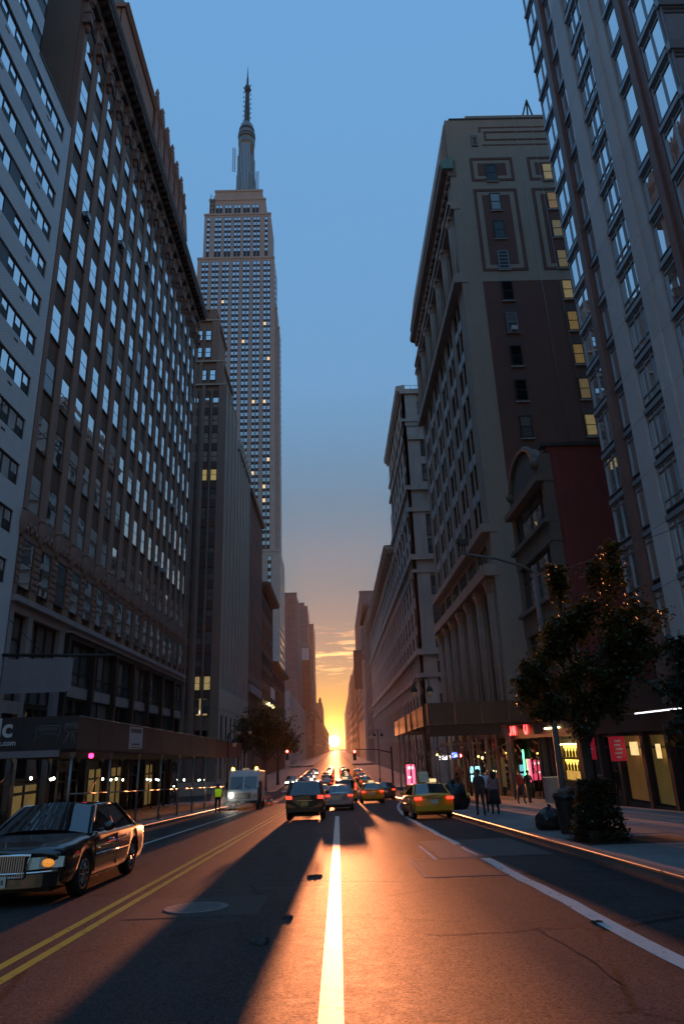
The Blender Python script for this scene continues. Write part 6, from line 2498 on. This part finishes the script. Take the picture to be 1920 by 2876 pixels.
# thins out towards the edge of the puff
sl_ = sn.new('ShaderNodeVectorMath')
sl_.operation = 'LENGTH'
sm.node_tree.links.new(stc.outputs['Object'], sl_.inputs[0])
se_ = sn.new('ShaderNodeMapRange')
se_.inputs[1].default_value = .3
se_.inputs[2].default_value = 1.5
se_.inputs[3].default_value = 1
se_.inputs[4].default_value = 0
sm.node_tree.links.new(sl_.outputs['Value'], se_.inputs[0])
sx_ = sn.new('ShaderNodeMath')
sx_.operation = 'MULTIPLY'
sm.node_tree.links.new(sr_.outputs[0], sx_.inputs[0])
sm.node_tree.links.new(se_.outputs[0], sx_.inputs[1])
sm.node_tree.links.new(sx_.outputs[0], sv_.inputs['Density'])
sm.node_tree.links.new(sv_.outputs[0], so_.inputs['Volume'])
tag(mb.build('steam', sm, None, (-7.3, 50.0, g(50) + .75)), 'pale steam drifting low in front of the step van', 'steam', None, 'stuff')

# ------------------------------------------------------------------ people
def person(label, x, y, rz, shirt, trousers, skin=(.22, .12, .08), hair=(.015, .012, .01), h=1.75, stride=.12, arm=0.0, extras=(), group=None, base=None, shoes=(.02, .018, .018), elbow=.35):
    k = h / 1.75
    V, E, Rr = [], [], []

    def v(p, r, par=None):
        V.append(Vector(p) * k)
        Rr.append(r * k)
        if par is not None:
            E.append((par, len(V) - 1))
        return len(V) - 1
    pel = v((0, 0, .95), .135)
    wa = v((0, .0, 1.10), .118, pel)
    ch = v((0, .01, 1.30), .145, wa)
    sh = v((0, 0, 1.43), .11, ch)
    nk = v((0, .01, 1.51), .058, sh)
    hd = v((0, .025, 1.59), .082, nk)
    h2 = v((0, .025, 1.66), .092, hd)
    h3 = v((0, .01, 1.725), .065, h2)
    for s, ph in ((-1, 1), (1, -1)):
        d = stride * ph
        hp = v((s * .10, 0, .90), .105, pel)
        kn = v((s * .105, d * .55 + .03, .50), .068, hp)
        an = v((s * .11, d - .02, .09), .045, kn)
        hl = v((s * .11, d + .02, .045), .046, an)
        v((s * .125, d + .14, .035), .036, hl)
        s1 = v((s * .17, 0, 1.42), .068, sh)
        el = v((s * .25, -d * .4 + .02, 1.15), .048, s1)
        wr = v((s * .235, -d * .9 + .10 * elbow + arm, .93 + .10 * elbow), .034, el)
        hn = v((s * .225, -d * .95 + .14 * elbow + arm, .86 + .10 * elbow), .038, wr)
        for q in range(4):
            f1 = v((s * (.205 + .0), -d * .95 + .115 * elbow + arm + .022 * q, .81 + .10 * elbow), .0105, hn)
            v((s * .19, -d * .95 + .12 * elbow + arm + .02 * q, .765 + .006 * abs(q - 1.5) + .10 * elbow), .009, f1)
        th = v((s * .20, -d * .95 + .19 * elbow + arm + .03, .845 + .10 * elbow), .011, hn)
        v((s * .185, -d * .95 + .2 * elbow + arm + .045, .81 + .10 * elbow), .009, th)
    me = bpy.data.meshes.new('person')
    me.from_pydata(V, E, [])
    o = bpy.data.objects.new('person', me)
    COL.objects.link(o)
    sk = o.modifiers.new('skin', 'SKIN')
    sk.use_smooth_shade = True
    for i, sv in enumerate(me.skin_vertices[0].data):
        sv.radius = (Rr[i] * (1.35 if i in (ch, wa, pel, sh) else 1.0), Rr[i])
        sv.use_root = (i == pel)
    sb = o.modifiers.new('sub', 'SUBSURF')
    sb.levels = sb.render_levels = 1
    m2 = evaluated(o)
    o.modifiers.clear()
    o.data = m2
    c = lambda nm, col, r=.8: mat('cloth_%.3f_%.3f_%.3f' % col, col, r, var=.2, vscale=9)
    mats = [c('s', shirt), c('t', trousers), mat('skin_%.2f' % skin[0], skin, .55, var=.08, vscale=12), c('sh', shoes)]
    m2.materials.clear()
    for mm in mats:
        m2.materials.append(mm)
    for p in m2.polygons:
        z, ax = p.center.z / k, abs(p.center.x) / k
        p.material_index = 2 if z > 1.50 or (ax > .165 and z < .96 + .1 * elbow) else (0 if z > .97 or ax > .19 else (1 if z > .08 else 3))
        p.use_smooth = True
    mb = MB()
    mb.ball((0, .0, 1.69 * k), .105 * k, None, 12, 8, (.95, 1.05, .86))
    if 'long' in extras:
        mb.lathe([(.055 * k, 1.40 * k), (.10 * k, 1.48 * k), (.115 * k, 1.60 * k), (.10 * k, 1.70 * k)], 12, c=(0, -.035, 0))
    mb.build('hair', mat('hair_%.3f' % hair[0], hair, .6, var=.3, vscale=20), o)
    if 'skirt' in extras:
        mb = MB()
        n = 20
        pr = [(.165, 1.02), (.19, .92), (.23, .70), (.27, .42)]
        mb.lathe([(r * k, z * k) for r, z in pr], n, None, (0, .01, 0), True, 'z', 1.05, .8)
        mb.build('skirt', mats[1], o)
    if 'vest' in extras:
        mb = MB()
        mb.lathe([(.17 * k, .98 * k), (.20 * k, 1.12 * k), (.225 * k, 1.32 * k), (.19 * k, 1.46 * k)], 16, None, (0, .005, 0), True, 'z', 1.1, .78)
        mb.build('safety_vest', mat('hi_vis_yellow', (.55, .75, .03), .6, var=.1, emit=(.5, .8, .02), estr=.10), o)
        mb = MB()
        mb.ball((0, .015, 1.70 * k), .135 * k, None, 12, 8, (1, 1.1, .75))
        mb.build('hard_hat', mat('helmet_blue', (.05, .09, .35), .4, var=.05), o)
    nose = MB()
    nose.ball((0, .115, 1.625 * k), .016, mats[2], 6, 5, (.8, 1.3, 1.4))
    for s in (-1, 1):
        nose.ball((s * .036, .098, 1.65 * k), .011, mat('eye_dark', (.02, .015, .012), .3, var=0), 6, 5)
    nose.build('face', None, o)
    for s in (-1, 1):
        mb = MB()
        mb.ball((s * .09 * k, .02, 1.63 * k), .026 * k, mats[2], 6, 5, (.4, .8, 1.2))
        mb.build('ear', None, o)
    o.location = (x, y, (g(y) + KH) if base is None else base)
    o.rotation_euler = (0, 0, rz)
    return tag(o, label, 'person', group)


person('person in dark tee shirt and trousers walking away next to the white-shirted person', 5.75, 29.9, .10, (.045, .04, .042), (.03, .03, .035), stride=.14)
person('person in pale blue-white shirt walking between two others on the sidewalk', 6.42, 32.2, .05, (.62, .64, .70), (.02, .02, .025), stride=-.12, h=1.78)
person('person with long dark hair in pink top and dark skirt on the sidewalk', 6.45, 30.4, .0, (.28, .17, .17), (.018, .016, .018), extras=('long', 'skirt'), h=1.68, stride=.05)
person('person in red top walking by the bar front', 10.1, 40.6, math.pi + .3, (.30, .03, .03), (.05, .06, .09), stride=.16)
person('person in black clothes walking next to the person in red', 10.65, 40.9, math.pi + .2, (.025, .025, .028), (.06, .055, .05), stride=-.14, h=1.70)
person('person in brown clothes standing under the brown shed near the posts', 8.6, 52.5, 2.6, (.10, .055, .04), (.08, .05, .04), stride=.1)
person('person in dark suit with white shirt at the far end of the brown shed', 8.3, 66, math.pi, (.03, .03, .04), (.03, .03, .035), stride=.1)
person('distant person in dark clothes near the glowing pink kiosk', 7.9, 63, .2, (.05, .04, .04), (.03, .03, .03), stride=.12)
person('worker in yellow safety vest and blue helmet beside the step van', -7.75, 47.2, .3, (.05, .05, .06), (.03, .035, .05), extras=('vest',), base=g(47.2))
person('second worker in dark clothes leaning near the step van headlamp', -5.45, 50.6, 1.2, (.06, .06, .07), (.03, .035, .05), extras=(), base=g(50.6), arm=.1)
person('person in dark coat with pale lapel standing below the lettered hoarding', -11.7, 23.3, 2.9, (.03, .03, .035), (.02, .02, .02), stride=.08)

# ------------------------------------------------------------------ trees and planting
M_bark = mat('bark', (.045, .034, .028), .9, var=.4, vscale=5, fine=14, bump=(14, .9, .05))


def leafmat(name, c1, c2):
    m, n, l, b = _nt(name)
    gi = n.new('ShaderNodeNewGeometry')
    c = _mix(n, l, c1, c2, gi.outputs['Random Per Island'])
    l.new(c, b.inputs['Base Color'])
    b.inputs['Roughness'].default_value = .45
    tr = n.new('ShaderNodeBsdfTranslucent')
    l.new(_mix(n, l, c, (1.6, 1.5, .6), 1.0, 'MULTIPLY'), tr.inputs[0])
    ms = n.new('ShaderNodeMixShader')
    ms.inputs[0].default_value = .28
    l.new(b.outputs[0], ms.inputs[1])
    l.new(tr.outputs[0], ms.inputs[2])
    l.new(ms.outputs[0], n['Material Output'].inputs[0])
    return m


M_leaf = leafmat('tree_leaf', (.018, .026, .006), (.055, .058, .012))
M_leaf2 = leafmat('dark_tree_leaf', (.014, .02, .01), (.03, .038, .016))


def tree(label, x, y, blobs, trunk_top, nleaf, leaf, lm, seed, r0=.13, rz0=None, name='street_tree'):
    """blobs: crown lobes (centre, radius) relative to the trunk foot; limbs run to every lobe"""
    r2 = random.Random(seed)
    z0 = (g(y) + KH) if rz0 is None else rz0
    t = thing(name, label, 'tree', (x, y, z0))
    mb = MB()
    fork = Vector((.0, .0, trunk_top))
    mb.tube([(0, 0, 0), (.02, 0, .4), (.0, .03, trunk_top * .5), tuple(fork)], [r0 * 1.5, r0 * 1.1, r0 * .95, r0 * .85], 10)
    twigs = []
    for (c, r) in blobs:
        c = Vector(c)
        mid = fork.lerp(c, .45) + Vector((r2.uniform(-.15, .15), r2.uniform(-.15, .15), .15))
        d = (c - fork).length
        mb.tube([tuple(fork - Vector((0, 0, .15))), tuple(mid), tuple(c)], [r0 * .55, r0 * .36, r0 * .14], 7)
        for q in range(max(5, int(r * 9))):
            dv = Vector((r2.gauss(0, 1), r2.gauss(0, 1), r2.gauss(0, .8)))
            dv.normalize()
            st = mid.lerp(c, r2.uniform(.3, 1.0))
            en = c + dv * r * r2.uniform(.55, 1.05)
            mb.tube([tuple(st), tuple(st.lerp(en, .5) + Vector((0, 0, .08))), tuple(en)], [r0 * .14, r0 * .09, r0 * .03], 5)
            twigs.append((st, en, r))
    mb.build('trunk', M_bark, t)
    lf = MB()
    for i in range(nleaf):
        st, en, r = r2.choice(twigs)
        k = r2.random() ** .55
        p = st.lerp(en, .25 + .8 * k) + Vector((r2.gauss(0, .11), r2.gauss(0, .11), r2.gauss(0, .10))) * (r + .35)
        a, s = r2.uniform(0, 6.28), leaf * r2.uniform(.6, 1.25)
        ti = r2.uniform(-.9, .9)
        d = Vector((math.cos(a) * math.cos(ti), math.sin(a) * math.cos(ti), math.sin(ti) - .35)).normalized()
        sd = d.cross(Vector((r2.gauss(0, .5), r2.gauss(0, .5), 1))).normalized()
        up = sd.cross(d)
        lf.v += [tuple(p), tuple(p + d * s * .45 + sd * s * .42 + up * s * .10), tuple(p + d * s), tuple(p + d * s * .45 - sd * s * .42 + up * s * .10)]
        j = len(lf.v) - 4
        lf.f += [(j, j + 1, j + 2), (j, j + 2, j + 3)]
        lf.m += [0, 0]
        lf.smooth += [False, False]
    lf.build('crown', lm, t)
    return t


tree('leafy street tree with sunlit edges growing from an ivy planter at the kerb', 6.0, 17.3,
     [((.05, 0, 3.9), .95), ((-.75, .2, 3.6), .75), ((-1.15, -.1, 3.85), .45), ((-.35, .3, 4.8), .8), ((.25, .2, 5.5), .8), ((1.3, .1, 6.3), .75), ((1.5, .3, 5.1), .9), ((2.2, .2, 4.7), .7), ((.9, -.3, 4.3), .9), ((-.2, -.2, 2.9), .7), ((-.9, .1, 2.9), .5), ((.8, .2, 3.3), .8), ((-.15, .1, 6.15), .45)],
     2.2, 19000, .115, M_leaf, 3)
tree('dark street tree further along the kerb from the ivy planter, towards the podium building', 7.6, 13.2,
     [((0, 0, 3.0), .9), ((-.7, .2, 2.9), .7), ((.6, 0, 3.3), .9), ((-.3, .3, 3.5), .6), ((.3, -.3, 2.5), .8), ((-.9, 0, 2.4), .55)], 1.7, 8000, .12, M_leaf2, 5, .10)
tree('broad soft-leaved tree standing at the far avenue corner below the ribbed tower', -10.2, 101.5,
     [((0, 0, 8.2), 3.0), ((-2.5, 0, 7.4), 2.4), ((2.3, 0, 7.5), 2.4), ((.6, 0, 10.2), 2.3), ((-1.6, .5, 9.4), 2.2), ((3.6, 0, 6.3), 1.6), ((-3.6, 0, 6.2), 1.5)], 4.0, 9000, .34, M_leaf, 8, .22)
tree('smaller tree next to the broad tree at the far avenue corner', -9.8, 118,
     [((0, 0, 7.0), 2.6), ((2.0, 0, 6.4), 2.0), ((-2.0, 0, 6.2), 2.0), ((.4, 0, 8.8), 1.8)], 3.6, 5000, .36, M_leaf, 9, .2)

# ivy-covered planter round the tree foot
t = thing('tree_planter', 'low planter overgrown with dark ivy around the street tree foot', 'planter', (6.05, 17.3, g(17.3) + KH))
mb = MB()
mb.box(-.40, .40, -.45, .45, 0, .26)
mb.build('planter_box', M_shop, t)
mb = MB()
r2 = random.Random(12)
for i in range(5200):
    a, zz = r2.uniform(0, 6.28), r2.random() ** 1.1
    rr = (.66 - .28 * zz) * (r2.random() ** .4)
    p = Vector((math.cos(a) * rr, math.sin(a) * rr * 1.05, -.0 + .04 + zz * 1.3))
    s = r2.uniform(.05, .10)
    b_ = r2.uniform(0, 6.28)
    d = Vector((math.cos(b_), math.sin(b_), r2.uniform(-.7, .5))).normalized()
    sd = d.cross(Vector((r2.gauss(0, .6), r2.gauss(0, .6), 1))).normalized()
    mb.v += [tuple(p), tuple(p + d * s * .5 + sd * s * .5), tuple(p + d * s), tuple(p + d * s * .5 - sd * s * .5)]
    j = len(mb.v) - 4
    mb.f.append((j, j + 1, j + 2, j + 3))
    mb.m.append(0)
    mb.smooth.append(False)
mb.build('foliage', leafmat('ivy_leaf', (.012, .018, .008), (.035, .04, .018)), t)
tag(strip('tree_pit', 5.45, 8.0, KH + .006, mat('soil', (.02, .015, .012), .95, var=.4, vscale=8), y0=16.4, y1=18.2), kind='structure')
# low hedge plants under the lettered shed
for i, (x, y) in enumerate(((-11.6, 22.6), (-10.6, 22.8))):
    tt = thing('potted_shrub', 'small leafy shrub in a pot below the lettered hoarding', 'plant', (x, y, g(y) + KH), 0, 'shrubs below the hoarding')
    mb = MB()
    mb.lathe([(.18, 0), (.24, .4), (.26, .42), (.2, .40)], 14)
    mb.build('pot', M_shop, tt)
    mb = MB()
    for q in range(700):
        a, b_ = r2.uniform(0, 6.28), r2.uniform(0, 6.28)
        rr = .38 * r2.random() ** .4
        p = Vector((math.cos(a) * rr, math.sin(a) * rr, .45 + r2.random() * .5))
        d = Vector((math.cos(b_), math.sin(b_), r2.uniform(-.3, .8))).normalized()
        sd = d.cross(Vector((.1, .2, 1))).normalized()
        s = .09
        mb.face([tuple(p), tuple(p + d * s * .5 + sd * s * .4), tuple(p + d * s), tuple(p + d * s * .5 - sd * s * .4)])
    mb.build('foliage', M_leaf2, tt)



# ------------------------------------------------------------------ hazy evening air
hz = MB()
hz.box(-420, 420, -60, 1560, -6.6, 470)
hm = bpy.data.materials.new('haze_air')
hm.use_nodes = True
hn = hm.node_tree.nodes
hn.clear()
ho = hn.new('ShaderNodeOutputMaterial')
hv = hn.new('ShaderNodeVolumePrincipled')
hv.inputs['Color'].default_value = (.95, .93, .90, 1)
hv.inputs['Density'].default_value = .00002
hv.inputs['Anisotropy'].default_value = .8
hm.node_tree.links.new(hv.outputs[0], ho.inputs['Volume'])
tag(hz.build('haze', hm), kind='stuff')
